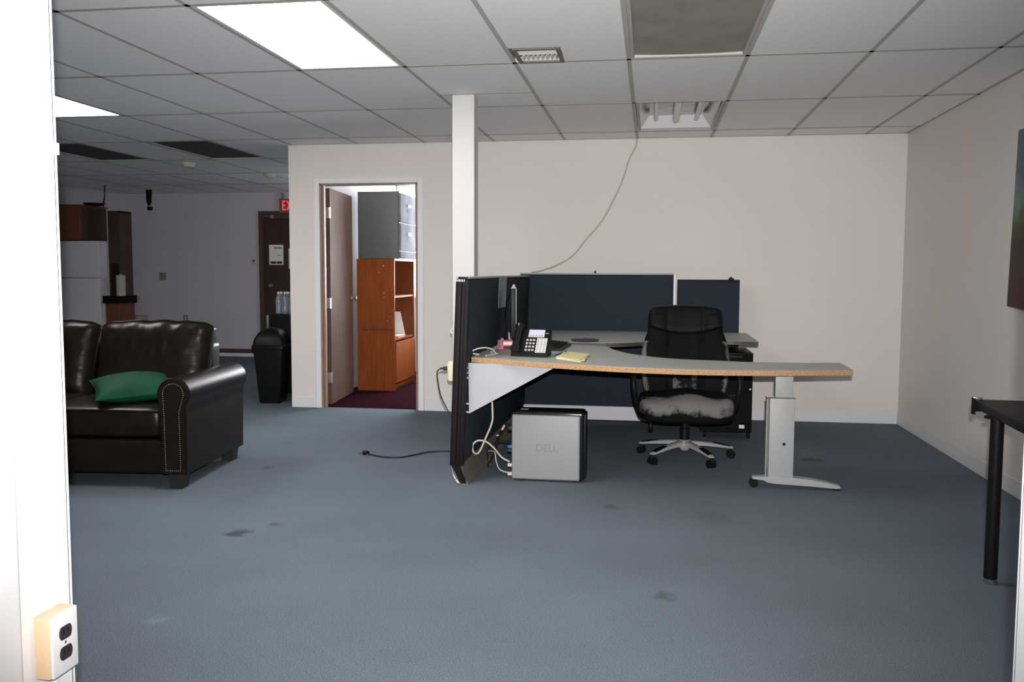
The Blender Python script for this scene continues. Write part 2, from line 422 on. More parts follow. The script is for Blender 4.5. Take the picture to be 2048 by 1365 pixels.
def office_door():
    ang = math.atan2(9.0 - 8.03, -3.125 + 3.022)
    d = struct(box('door_1', 0, .915, -.022, .022, .012, 2.06, 'door_walnut', loc=(-3.018, 8.035, 0), rot=(0, 0, ang)))
    for z in (.27, .98, 1.83):
        bm = bmesh.new()
        bx(bm, -.004, .0005, -.022, .022, z - .05, z + .05)
        bx(bm, -.032, -.0005, -.024, -.021, z - .05, z + .05)
        cyl(bm, (-.004, -.026, z - .052), (-.004, -.026, z + .052), .007, n=10)
        finish('hinge', bm, 'nickel', d, 40)
    k = bmesh.new()
    lathe(k, [(.026, 0), (.026, .006), (.010, .010), (.010, .03), (.024, .038), (.028, .052), (.022, .064), (.004, .068)], 18, (.85, 0, 1.0), 'Y')
    for v in k.verts: v.co.y = -.022 - v.co.y
    finish('knob', k, 'nickel', d, 40)
    box('latch_plate', .913, .917, -.012, .012, .96, 1.04, 'nickel', d)
office_door()

# ------------------------------------------------------------------ ceiling
GX, GY = 0.63155, 1.2631
GX0, GY0 = -1.40237, 3.72658
xs = [XL] + [GX0 + n*GX for n in range(-10, 6)] + [XR]
ys = [1.53] + [GY0 + n*GY for n in range(-1, 7)] + [YF]
def ceiling():
    bm = bmesh.new(); bx(bm, XL, XR, 1.53, YF, 2.85, 2.9); c = struct(finish('ceiling', bm, 'plenum'))
    o = struct(box('ceiling', XP + .12, -.7, YW + .12, 11.0, CZ, CZ + .05, 'fixture_white'))
    o2 = struct(box('ceiling', -1.7, 1.3, -2, 1.25, 2.48, 2.52, 'fixture_white'))
    cache = {}
    def tile(x0, x1, y0, y1, dz=0, tilt=(0, 0)):
        x0 += .004; x1 -= .004; y0 += .004; y1 -= .004
        key = (round(x1 - x0, 3), round(y1 - y0, 3))
        if key not in cache:
            w, h = key; bm = bmesh.new(); bx(bm, -w/2, w/2, -h/2, h/2, 0, .015); me = D.meshes.new('tile'); bm.to_mesh(me); bm.free(); cache[key] = me
        t = link('tile', cache[key], 'tile_fissured', c, ((x0 + x1)/2, (y0 + y1)/2, CZ + .003 + dz)); t.rotation_euler = (tilt[0], tilt[1], 0)
    skip = {}
    def cell(n, r): return (n, r)
    fixtures = {(2, 0), (-1, 0), (2, 2), (-5, 1), (-5, 3), (-7, 3)}
    for i in range(len(xs) - 1):
        n = i - 11 + 0
        for j in range(len(ys) - 1):
            r = j - 2 + 0
            x0, x1, y0, y1 = xs[i], xs[i+1], ys[j], ys[j+1]
            if (n, r) in fixtures: continue
            xm, ym = (x0 + x1)/2, (y0 + y1)/2
            if x0 > XP and y0 > YW: continue
            if x1 > XP and y0 > YW: x1 = XP
            elif x0 > XP and y1 > YW: y1 = YW
            if (n, r) == (1, 0):          # cut round the air vent
                
                bm = bmesh.new(); a, b, c_, d = x0 + .004, x1 - .004, y0 + .004, y1 - .004
                prism(bm, [(a, c_), (b, c_), (b, d), (-.488, d), (-.488, 4.678), (a, 4.678)], lambda x, y: Vector((x, y, CZ + .003)), lambda x, y: Vector((x, y, CZ + .018)))
                finish('tile', bm, 'tile_fissured', c); continue
            if (n, r) == (0, 1): tile(x0, x1, y0, 5.80); tile(x0, x1, 5.80, y1); continue
            if (n, r) == (-10, 5): tile(x0, x1, y0, y1, .012, (0, -.16)); continue
            tile(x0, x1, y0, y1, random.uniform(-.0015, .002))
    def bar(x0, x1, y0, y1):
        bm = bmesh.new(); bx(bm, x0, x1, y0, y1, CZ, CZ + .001)
        if x1 - x0 < y1 - y0: bx(bm, (x0+x1)/2 - .003, (x0+x1)/2 + .003, y0, y1, CZ + .001, CZ + .035)
        else: bx(bm, x0, x1, (y0+y1)/2 - .003, (y0+y1)/2 + .003, CZ + .001, CZ + .035)
        finish('runner', bm, 'grid_metal', c)
    for i, x in enumerate(xs[1:-1]): bar(x - .012, x + .012, 1.53, YW if x > XP else YF)
    for j, y in enumerate(ys[1:-1]): bar(XL, XR if y < YW else XP, y - .016, y + .016)
    bar(GX0, GX0 + GX, 5.79, 5.812)
    for b in ((XL, XR, 1.53, 1.55), (XL, XL + .02, 1.53, YF), (XR - .02, XR, 1.53, YW), (XP, XR, YW - .02, YW), (XL, XP, YF - .02, YF)): bar(*b)
ceiling()
def xcol(n): return GX0 + n*GX, GX0 + (n+1)*GX
def yrow(r): return GY0 + r*GY, GY0 + (r+1)*GY
def light_panel(n, r, label, lens, lit, group=None, cat='ceiling light'):
    x0, x1 = xcol(n); y0, y1 = yrow(r); x0 += .013; x1 -= .013; y0 += .012; y1 -= .012
    cx, cy = (x0+x1)/2, (y0+y1)/2; w, h = x1 - x0, y1 - y0
    t = thing('ceiling_light', label, cat, (cx, cy, CZ), 0, group)
    bm = bmesh.new()
    bx(bm, -w/2, -w/2 + .018, -h/2, h/2, .001, .02); bx(bm, w/2 - .018, w/2, -h/2, h/2, .001, .02); bx(bm, -w/2 + .018, w/2 - .018, -h/2, -h/2 + .018, .001, .02); bx(bm, -w/2 + .018, w/2 - .018, h/2 - .018, h/2, .001, .02)
    finish('frame', bm, 'fixture_white' if lit else 'grid_metal', t)
    box('housing', -w/2, w/2, -h/2, h/2, .03, .12, 'fixture_white', t)
    if lens == 'lens_dirty':             # lens sags out of its frame a little at the far end
        bm = bmesh.new()
        puffy(bm, 10, 12, lambda u, v: (Vector((u*(w/2 - .016), v*(h/2 - .016), .018 - .006*max(0, v)*(1 - u*u))), Vector((0, 0, 1))), lambda u, v: .002, lambda u, v: .002)
        finish('lens', bm, lens, t)
    else: box('lens', -w/2 + .016, w/2 - .016, -h/2 + .016, h/2 - .016, .010, .016, lens, t)
    return t
light_panel(-1, 0, 'large lit fluorescent ceiling panel closer to the white post', 'lens_lit', True)
light_panel(-5, 1, 'lit fluorescent ceiling panel above the leather sofa', 'lens_lit', True)
light_panel(2, 0, 'switched-off ceiling panel with a dirty grey lens', 'lens_dirty', False)
light_panel(-5, 3, 'dark unlit ceiling panel towards the exit door, next to the office wall', 'lens_dark', False)
light_panel(-7, 3, 'dark unlit ceiling panel on the kitchen side of the passage', 'lens_dark', False)
def troffer():
    x0, x1 = xcol(2); y0, y1 = yrow(2); cx, cy = (x0+x1)/2, (y0+y1)/2; w, h = x1 - x0 - .03, y1 - y0 - .03
    t = thing('ceiling_light', 'open ceiling troffer with bare tubes and no lens', 'ceiling light', (cx, cy, CZ))
    bm = bmesh.new()
    for (a, b, c, d) in ((-w/2, -w/2 + .02, -h/2, h/2), (w/2 - .02, w/2, -h/2, h/2), (-w/2 + .02, w/2 - .02, -h/2, -h/2 + .02), (-w/2 + .02, w/2 - .02, h/2 - .02, h/2)): bx(bm, a, b, c, d, .001, .006)
    finish('frame', bm, 'grid_metal', t)
    W, I, Z = w/2 - .02, w/2 - .09, .115
    bm = bmesh.new()
    hh = h/2 - .02
    v = [bm.verts.new(p) for p in ((-W, -hh, .02), (-I, -hh, Z), (I, -hh, Z), (W, -hh, .02), (-W, hh, .02), (-I, hh - .05, Z), (I, hh - .05, Z), (W, hh, .02))]
    for f in ((0, 1, 5, 4), (1, 2, 6, 5), (2, 3, 7, 6)): bm.faces.new([v[k] for k in f])
    finish('reflector', bm, 'reflector', t)
    bm = bmesh.new(); v = [bm.verts.new(p) for p in ((-W, hh, .02), (W, hh, .02), (I, hh - .05, Z), (-I, hh - .05, Z))]; bm.faces.new(v)
    finish('end_plate', bm, 'vinyl_base', t)
    bm = bmesh.new(); v = [bm.verts.new(p) for p in ((-W, -hh, .02), (W, -hh, .02), (I, -hh, Z), (-I, -hh, Z))]; bm.faces.new(v)
    finish('end_plate', bm, 'vinyl_base', t)
    box('housing', -w/2, w/2, -h/2, h/2, .118, .13, 'fixture_white', t)
    for k, x in enumerate((-.16, 0, .16)):
        r = .030 if k == 1 else .019
        bm = bmesh.new(); cyl(bm, (x, -hh + .03, .075), (x, hh - .07, .075), r, n=16); finish('tube', bm, 'tube_glass', t, 40)
        bm = bmesh.new(); bx(bm, x - .014, x + .014, hh - .075, hh - .055, .05, .115); finish('lamp_holder', bm, 'fixture_white', t)
troffer()
def vent():
    t = thing('air_vent', 'small rectangular ceiling air vent with metal louvres', 'air vent', (-.616, 4.833, CZ))
    w, h = .126, .153
    bm = bmesh.new()
    for (a, b, c, d) in ((-w, -w + .022, -h, h), (w - .022, w, -h, h), (-w + .022, w - .022, -h, -h + .02), (-w + .022, w - .022, h - .02, h)): bx(bm, a, b, c, d, -.006, .004, .002, 1)
    finish('frame', bm, 'vent_frame', t, 40)
    box('duct', -w + .01, w - .01, -h + .01, h - .01, .05, .06, 'plenum', t)
    for k in range(4):
        y = -h + .05 + k*.03
        box('louvre', -w + .022, w - .022, -.012, .012, -.001, .001, 'fixture_white', t, loc=(0, y, .008), rot=(.7, 0, 0))
    for k in range(8):
        x = -w + .035 + k*.026
        box('fin', -.001, .001, -.04, .04, -.012, .012, 'fixture_white', t, loc=(x, h - .07, .015), rot=(0, .5, 0))
vent()
def detector(u, v, label):
    p = fl(u, v, CZ - .02)
    t = thing('smoke_detector', label, 'smoke detector', (p.x, p.y, CZ))
    bm = bmesh.new(); lathe(bm, [(.078, 0), (.078, -.012), (.072, -.018)], 24); finish('base', bm, 'detector', t, 30)
    bm = bmesh.new(); lathe(bm, [(.064, -.018), (.060, -.032), (.042, -.046), (.012, -.05)], 24); finish('cover', bm, 'detector', t, 30)
detector(377, 330, 'cream smoke detector just beyond the dark ceiling panels')
detector(540, 351, 'pale smoke detector on the ceiling in front of the exit sign')

# ------------------------------------------------------------------ white post
bm = bmesh.new(); bx(bm, -1.313, -1.163, 5.80, 5.93, 0, CZ, .004, 1)
po = struct(finish('trim_5', bm, 'post_paint', None, 40))
def post_outlet():
    t = thing('surface_outlet', 'cream surface-mounted outlet box on the side of the white post', 'outlet', (-1.313, 5.865, .609))
    box('box', -.036, 0, -.035, .035, -.068, .068, 'almond', t, .004)
    box('plate', -.041, -.036, -.035, .035, -.058, .058, 'almond', t, .002, 1)
    for z in (-.022, .022): box('socket', -.043, -.041, -.016, .016, z - .014, z + .014, 'almond', t)
    p = thing('appliance_lead', 'dark green cord plugged into the cream box on the post', 'cord', (-1.36, 5.86, .60))
    bm = bmesh.new(); bx(bm, -.030, .003, -.013, .013, .012, .036, .006, 2); bx(bm, -.050, -.028, -.007, .007, .016, .030, .004, 2); finish('plug', bm, 'cable_black', p, 40)
    bm = bmesh.new(); tube(bm, [(-.048, 0, .022), (-.070, -.01, .0), (-.060, -.03, -.06), (-.032, -.07, -.15), (.02, -.10, -.24), (.09, -.10, -.36), (.12, -.10, -.595)], .0045); finish('cord', bm, 'cable_black', p, 60)
    h = thing('wall_hook', 'small white hook on the white post', 'hook', (-1.313, 5.865, .90))
    bm = bmesh.new(); lathe(bm, [(.016, 0), (.015, .006), (.008, .009)], 14, axis='X')
    for v in bm.verts: v.co.x = -v.co.x
    finish('disc', bm, 'white_paint', h, 40)
    bm = bmesh.new(); tube(bm, [(-.006, 0, 0), (-.02, 0, -.01), (-.024, 0, -.028), (-.012, 0, -.036)], .004); finish('prong', bm, 'white_paint', h, 60)
post_outlet()

# ------------------------------------------------------------------ near outlet on the jamb
def near_outlet():
    z1 = .642; z0 = z1 - .118
    t = thing('surface_outlet', 'duplex outlet in a tan surface box on the bright white jamb', 'outlet', (-1.112, 1.466, (z0+z1)/2))
    h = .059
    box('box', .0, .031, -.037, .037, -h, h, 'almond_tan', t, .003)
    box('plate', .031, .037, -.035, .037, -h + .001, h - .001, 'white_paint', t, .0025)
    for z in (-.0195, .0195):
        bm = bmesh.new(); poly = []
        for k in range(24):
            a = 2*PI*k/24; poly.append((.0172*math.cos(a), max(-.0125, min(.0125, .0172*math.sin(a)))))
        prism(bm, poly, lambda y, q: Vector((.036, y, z + q)), lambda y, q: Vector((.0392, y, z + q)))
        s = finish('socket', bm, 'outlet_dark', t)
        for yy in (-.006, .006): box('slot', .0391, .0396, yy - .001, yy + .001, z - .001, z + .006, 'black_matte', s)
    bm = bmesh.new(); lathe(bm, [(.003, 0), (.003, .0006), (.0015, .001)], 10, (.037, 0, 0), 'X'); finish('screw', bm, 'nickel', t, 40)
near_outlet()

# ------------------------------------------------------------------ workstation panels
def side_panel():
    # near end at y 5.15, leans slightly to the right
    t = thing('cubicle_screen', 'blue-grey fabric partition leaning beside the white post, dark end post', 'partition', (-1.145, 5.15, 0))
    t.rotation_euler = (0, .036, -.012)
    L = 2.44
    box('fabric', .024, .036, .05, L, .13, 1.235, 'fabric_panel_side', t, .004)
    box('fabric', -.036, -.024, .05, L, .13, 1.235, 'fabric_panel_side', t, .004)
    box('core', -.024, .024, .03, L, .12, 1.24, 'panel_trim_dark', t)
    bm = bmesh.new(); bx(bm, -.04, .04, .0, L, 1.24, 1.252, .004, 2); finish('top_cap', bm, 'panel_cap', t, 40)
    # end post: three ribs
    bm = bmesh.new(); bx(bm, -.040, -.006, -.012, .03, .115, 1.222, .004, 2); finish('end_post', bm, 'panel_trim_dark', t, 40)
    bm = bmesh.new(); bx(bm, -.006, .012, -.004, .03, .115, 1.222, .004, 2); finish('end_post', bm, 'panel_trim_dark', t, 40)
    bm = bmesh.new(); bx(bm, .012, .034, -.008, .05, .115, 1.235, .004, 2); finish('end_post', bm, 'panel_trim_dark', t, 40)
    bm = bmesh.new(); bx(bm, -.026, .034, -.010, .05, 1.236, 1.25, .003, 2); finish('post_cap', bm, 'black_plastic', t, 40)
    for k in range(3): box('cable_slot', -.022 + k*.014, -.013 + k*.014, -.004, .004, 1.222, 1.236, 'alu_white', t)
    # base raceway
    bm = bmesh.new(); prism(bm, [(-.03, .118), (.03, .118), (.058, .03), (.074, .012), (.074, .004), (.022, .003), (.010, .02)], lambda x, z: Vector((x, .0, z)), lambda x, z: Vector((x, L, z)))
    finish('raceway', bm, 'raceway_brown', t)
    bm = bmesh.new(); prism(bm, [(-.030, .118), (.026, .118), (.068, .006), (.030, .006)], lambda x, z: Vector((x, -.006, z)), lambda x, z: Vector((x, 0, z))); finish('raceway_end', bm, 'black_plastic', t)
    bm = bmesh.new(); prism(bm, [(-.032, .116), (-.024, .09), (-.018, .07), (.002, .035), (.026, .012), (.012, .012), (-.014, .05)], lambda x, z: Vector((x, -.009, z)), lambda x, z: Vector((x, -.006, z))); finish('torn_edge', bm, 'paper', t)
    bm = bmesh.new(); bx(bm, .026, .080, -.012, .03, .002, .010, .003, 1); finish('foot', bm, 'raceway_brown', t, 40)
    # slotted upright on the room side
    bm = bmesh.new(); bx(bm, .034, .040, -.002, .03, .12, 1.23); finish('slotted_upright', bm, 'black_plastic', t)
    return t
side_panel()
def paper_strip():
    # narrow grey sheet pinned to the side partition
    d0 = ray(1008, 560)
    X = -1.058; t_ = X/d0.x; p = d0*t_
    a = tag(box('paper_sheet', 0, .0015, 0, .30, -.22, 0, 'paper_grey'), 'narrow grey paper pinned to the side partition', 'paper')
    a.location = (-1.0508, 6.13, 1.245); a.rotation_euler = (0, .036, -.012)
    box('pin', .001, .004, .11, .118, -.03, -.022, 'black_plastic', a)
    MATS['paper']
paper_strip()
def back_panels():
    Y = 7.60
    t = thing('cubicle_screen', 'wide navy fabric partition along the wall with white raceway', 'partition', (-1.05, Y, 0))
    W = 1.235
    box('fabric', -.07, W, 0, .012, .135, 1.255, 'fabric_panel', t, .004)
    box('core', -.07, W, .012, .055, .12, 1.26, 'panel_trim_dark', t)
    box('fabric', -.07, W, .055, .067, .135, 1.255, 'fabric_panel', t, .004)
    bm = bmesh.new(); bx(bm, -.07, W + .004, -.004, .07, 1.26, 1.273, .004, 2); finish('top_cap', bm, 'panel_cap', t, 40)
    bm = bmesh.new(); bx(bm, W, W + .022, -.008, .07, .02, 1.268, .003, 1); finish('corner_post', bm, 'alu_white', t, 40)
    bm = bmesh.new(); bx(bm, -.04, W - .03, -.014, .05, .012, .132, .004, 1); finish('raceway', bm, 'alu_white', t, 40)
    for x in (.1, W - .1): box('glide', x - .02, x + .02, .005, .045, 0, .012, 'black_plastic', t)
    x = atY(1190, 543, Y).x + 1.05
    bm = bmesh.new(); prism(bm, [(-.014, 1.273), (.014, 1.273), (.008, 1.283), (.003, 1.297), (-.003, 1.297), (-.008, 1.283)], lambda a, z: Vector((x + a, .02, z)), lambda a, z: Vector((x + a, .04, z))); finish('clip', bm, 'black_plastic', t)
    t = thing('cubicle_screen', 'narrow navy fabric partition, lower than its neighbour along the wall', 'partition', (.222, 7.64, 0))
    W = .51
    box('fabric', 0, W, 0, .012, .135, 1.20, 'fabric_panel', t, .004)
    box('core', -.002, W + .002, .012, .055, .12, 1.212, 'panel_trim_dark', t)
    box('fabric', 0, W, .055, .067, .135, 1.20, 'fabric_panel', t, .004)
    bm = bmesh.new(); bx(bm, -.002, W + .002, -.003, .07, 1.212, 1.222, .003, 1); finish('top_cap', bm, 'panel_trim_dark', t, 40)
    box('raceway', 0, W, -.004, .06, .012, .12, 'panel_trim_dark', t, .004)
    for x in (.08, W - .08): box('glide', x - .02, x + .02, .005, .045, 0, .012, 'black_plastic', t)
    bm = bmesh.new(); bx(bm, W - .09, W - .045, .015, .045, 1.222, 1.236, .004, 1); bx(bm, W - .08, W - .06, .02, .04, 1.234, 1.246, .003, 1); finish('clip', bm, 'black_plastic', t, 40)
back_panels()
def wall_cable():
    bm = bmesh.new(); Yc = YW - .014
    pts = [(1274, 276), (1272, 292), (1258, 320), (1248, 352), (1232, 390), (1205, 440), (1170, 482), (1145, 512)]
    P = [atY(u, v, Yc) for u, v in pts]
    P[0].z = CZ - .002
    P += [atY(1115, 530, 7.80), atY(1085, 541, 7.68), atY(1062, 543.5, 7.655) ]
    P[-1].z = 1.278; P[-2].z = max(P[-2].z, 1.283)
    tube(bm, P, .006, 8)
    tag(finish('network_cable', bm, 'cable_beige', None, 60), 'beige cable drooping from the ceiling down to the partition top', 'cable')
wall_cable()

# ------------------------------------------------------------------ desks
def front_desk():
    t = thing('curved_desk', 'grey curved desk with raw particleboard edge, on a silver leg', 'desk', (0, 0, 0))
    front = [(935, 714), (1000, 719), (1110, 727), (1250, 735), (1390, 740), (1550, 742), (1707, 741)]
    inner = [(1680, 726), (1600, 726), (1500, 724.5), (1440, 722), (1350, 718), (1280, 711), (1235, 702), (1213, 693)]
    A = smooth_path([onDesk(*p) for p in front], 5); B = smooth_path([onDesk(*p) for p in inner], 5)
    A[0].x = -1.068
    pts = [(p.x, p.y) for p in A] + [(p.x, p.y) for p in B] + [(-.57, 6.325), (-1.056, 6.345)]
    def top(dz): return lambda x, y: Vector((x, y, desk_z(x, y) + dz))
    bm = bmesh.new(); prism(bm, pts, top(-.030), top(-.002)); finish('board', bm, 'particle', t)
    bm = bmesh.new(); prism(bm, pts, top(-.0018), top(0)); finish('laminate_top', bm, 'laminate', t)
    # flat edge band inside the curve
    # cantilever bracket
    a, b, c = atY(927, 725, 5.20), atY(1112, 736, 5.20), atY(927, 827, 5.20)
    zt = desk_z(-1.06, 5.2) - .030
    poly = [(-1.076, zt), (b.x, desk_z(b.x, 5.2) - .030), (b.x - .02, desk_z(b.x, 5.2) - .045), (-1.072, c.z)]
    bm = bmesh.new(); prism(bm, poly, lambda x, z: Vector((x, 5.19, z)), lambda x, z: Vector((x, 5.194, z))); finish('bracket', bm, 'bracket_grey', t)
    bm = bmesh.new(); prism(bm, [(-1.07, zt - .0), (b.x, desk_z(b.x, 5.2) - .03), (b.x, desk_z(b.x, 5.2) - .033), (-1.07, zt - .004)], lambda x, z: Vector((x, 5.194, z)), lambda x, z: Vector((x, 5.225, z))); finish('bracket_flange', bm, 'bracket_grey', t)
    for z in (zt - .03, zt - .06, zt - .09, c.z + .06, c.z + .01):
        box('bracket_hook', -1.088, -1.072, 5.19, 5.194, z - .005, z + .005, 'bracket_grey', t)
    # leg: along x, column and foot
    zt = desk_z(.78, 5.35) - .030
    lg = D.objects.new('leg', None)
    Y = 5.40
    x0, x1 = atY(1531, 900, Y - .03).x, atY(1588, 900, Y - .03).x
    zs = atY(1560, 797, Y - .03).z
    bm = bmesh.new(); bx(bm, x0 + .018, x1, Y - .03, Y + .03, .05, zs, .008, 2); L = finish('leg', bm, 'leg_silver', t, 40)
    bm = bmesh.new(); bx(bm, x0, x0 + .008, Y - .028, Y + .028, .05, zs - .004, .003, 1); finish('column_cover', bm, 'leg_silver', L, 40)
    box('column_slot', x0 + .008, x0 + .018, Y - .012, Y + .028, .052, zs - .004, 'raceway_brown', L)
    bm = bmesh.new(); bx(bm, x0 - .001, x1 + .001, Y - .031, Y + .031, zs - .004, zs + .004, .002, 1); finish('collar', bm, 'chrome', L, 40)
    bm = bmesh.new(); bx(bm, x0 + .048, x1 - .012, Y - .022, Y + .022, zs, zt - .012, .005, 2); finish('inner_column', bm, 'leg_silver', L, 40)
    bm = bmesh.new(); bx(bm, x0 + .026, x1 + .012, Y - .026, Y + .026, zt - .022, zt - .003, .003, 1); finish('top_plate', bm, 'bracket_grey', L, 40)
    bm = bmesh.new(); prism(bm, [(x1 - .02, zt - .002), (x1 + .30, zt - .009), (x1 + .30, zt - .012), (x1 + .02, zt - .026), (x1 - .02, zt - .026)], lambda x, z: Vector((x, Y - .018, z)), lambda x, z: Vector((x, Y + .018, z))); finish('support_arm', bm, 'bracket_grey', L)
    bm = bmesh.new(); prism(bm, [(x0 - .005, zt - .001), (x0 + .04, zt - .002), (x0 + .04, zt - .02), (x0 - .005, zt - .02)], lambda x, z: Vector((x, Y - .018, z)), lambda x, z: Vector((x, Y + .018, z))); finish('support_arm', bm, 'nickel', L)
    bm = bmesh.new(); cyl(bm, (x0 + .105, Y - .031, .27), (x0 + .105, Y - .034, .27), .009, n=14); finish('bolt', bm, 'black_plastic', L, 40)
    fx0, fx1 = atY(1503, 960, Y).x, atY(1680, 975, Y).x
    prof_t = [(fx0, .068), (fx0 + .1, .071), (x1, .069), (x1 + .10, .061), (fx1 - .08, .046), (fx1 - .006, .030)]
    prof_b = [(fx1, .014), (fx1 - .03, .010), (x1 + .10, .022), (x0 + .05, .030), (x0 + .01, .034), (fx0 + .07, .050), (fx0, .052)]
    bm = bmesh.new(); prism(bm, prof_t + prof_b, lambda x, z: Vector((x, Y - .032, z)), lambda x, z: Vector((x, Y + .032, z)))
    bmesh.ops.bevel(bm, geom=list(bm.edges), offset=.003, segments=1, affect='EDGES'); finish('foot', bm, 'leg_silver', L, 40)
    for yy in (-.016, .016):
        bm = bmesh.new(); cyl(bm, (fx0 + .012, Y + yy - .009, .025), (fx0 + .012, Y + yy + .009, .025), .025, n=20); finish('caster_wheel', bm, 'rubber', L, 40)
    bm = bmesh.new(); lathe(bm, [(.024, 0), (.024, .004), (.008, .008), (.006, .018)], 16, (fx1 - .02, Y, 0)); finish('glide', bm, 'black_plastic', L, 40)
front_desk()
def rear_desk():
    z = .78; t = thing('rear_worktop', 'grey worktop with a dark edge fixed along the navy partitions', 'worktop', (0, 0, 0))
    ctl = [fl(1517, 684, z), fl(1440, 684.5, z), fl(1350, 685, z), fl(1290, 684.5, z), fl(1245, 686, z), Vector((-.31, 6.30, z))]
    ctl[0].y = 6.64; ctl[1] = Vector((.55, 6.70, z)); ctl[2] = Vector((.18, 6.66, z)); ctl[3].y += .03
    C = smooth_path(ctl, 5)
    pts = [(p.x, p.y) for p in C] + [(-.57, 6.33), (-1.056, 6.35), (-1.040, 7.596), (.79, 7.596)]
    bm = bmesh.new(); prism(bm, pts, lambda x, y: Vector((x, y, z - .030)), lambda x, y: Vector((x, y, z - .002))); finish('board', bm, 'edge_dark', t)
    bm = bmesh.new(); prism(bm, pts, lambda x, y: Vector((x, y, z - .0018)), lambda x, y: Vector((x, y, z))); finish('laminate_top', bm, 'laminate', t)
    for x in (-.9, .15):
        bm = bmesh.new(); prism(bm, [(7.596, z - .03), (7.1, z - .03), (7.1, z - .05), (7.596, z - .25)], lambda y, q: Vector((x, y, q)), lambda y, q: Vector((x + .004, y, q))); finish('bracket', bm, 'bracket_grey', t)
rear_desk()
def pedestal():
    x0, x1 = .392, .782; y0, y1 = 6.95, 7.52
    t = thing('file_pedestal', 'black mobile file pedestal under the rear worktop', 'cabinet', (x0, y0, 0))
    w, d, h = x1 - x0, y1 - y0, .665
    box('body', 0, w, .02, d, .05, h, 'black_plastic', t, .004)
    for (a, b) in ((.055, .355), (.36, .655)):
        dr = box('drawer', .004, w - .004, 0, .02, a, b, 'black_matte', t, .003)
        box('pull', .08, w - .08, -.006, .0, b - .022, b - .010, 'black_plastic', dr)
    bm = bmesh.new(); cyl(bm, (w - .02, -.003, .39), (w - .02, .001, .39), .007, n=12); finish('lock', bm, 'nickel', t, 40)
    p = atY(1483, 863, y0)
    box('sticker', p.x - x0 - .02, p.x - x0 + .02, -.0015, 0, .085, .112, 'paper', t)
    for (cx, cy) in ((.04, .06), (w - .02, .06), (.04, d - .06), (w - .02, d - .06)):
        bm = bmesh.new(); cyl(bm, (cx - .012, cy, .026), (cx + .012, cy, .026), .026, n=16); bx(bm, cx - .006, cx + .006, cy - .006, cy + .006, .026, .052); finish('caster', bm, 'rubber', t, 40)
pedestal()

# ------------------------------------------------------------------ desk-top things
def computer():
    t = thing('computer_tower', 'grey and black desktop computer tower standing on the carpet', 'computer', (-.835, 5.30, 0), .0)
    W, Dp, H = .435, .185, .43
    box('chassis', .003, W + .012, .012, Dp, .006, H + .004, 'black_gloss', t, .018, 3)
    bm = bmesh.new(); bx(bm, .006, W - .012, .0, .02, .012, H - .018, .012, 3); s = finish('side_cover', bm, 'dell_grey', t, 40)
    me = text_mesh('DELL', .062, .0016); 
    link('raised_lettering', me, 'lettering_grey', s, (W*.51, -.0006, H*.485), (PI/2, 0, 0))
    box('top_latch', .05, .10, .07, .11, H + .003, H + .007, 'grey_plastic', t, .002)
    bm = bmesh.new(); lathe(bm, [(.012, 0), (.011, .004), (.006, .005)], 14, (W + .011, .09, .20), 'X'); finish('badge', bm, 'nickel', t, 40)
    box('front_panel', W + .010, W + .022, .018, Dp - .008, .02, H - .01, 'black_plastic', t, .005)
    for x in (.05, W - .06): box('foot', x, x + .03, .03, Dp - .02, 0, .008, 'rubber', t)
    for z, m in ((.315, 'cable_black'), (.20, 'connector_blue'), (.175, 'cable_black'), (.085, 'cable_white'), (.03, 'cable_white')):
        box('plug', -.028, .004, .055, .08, z - .010, z + .010, m, t, .003)
computer()
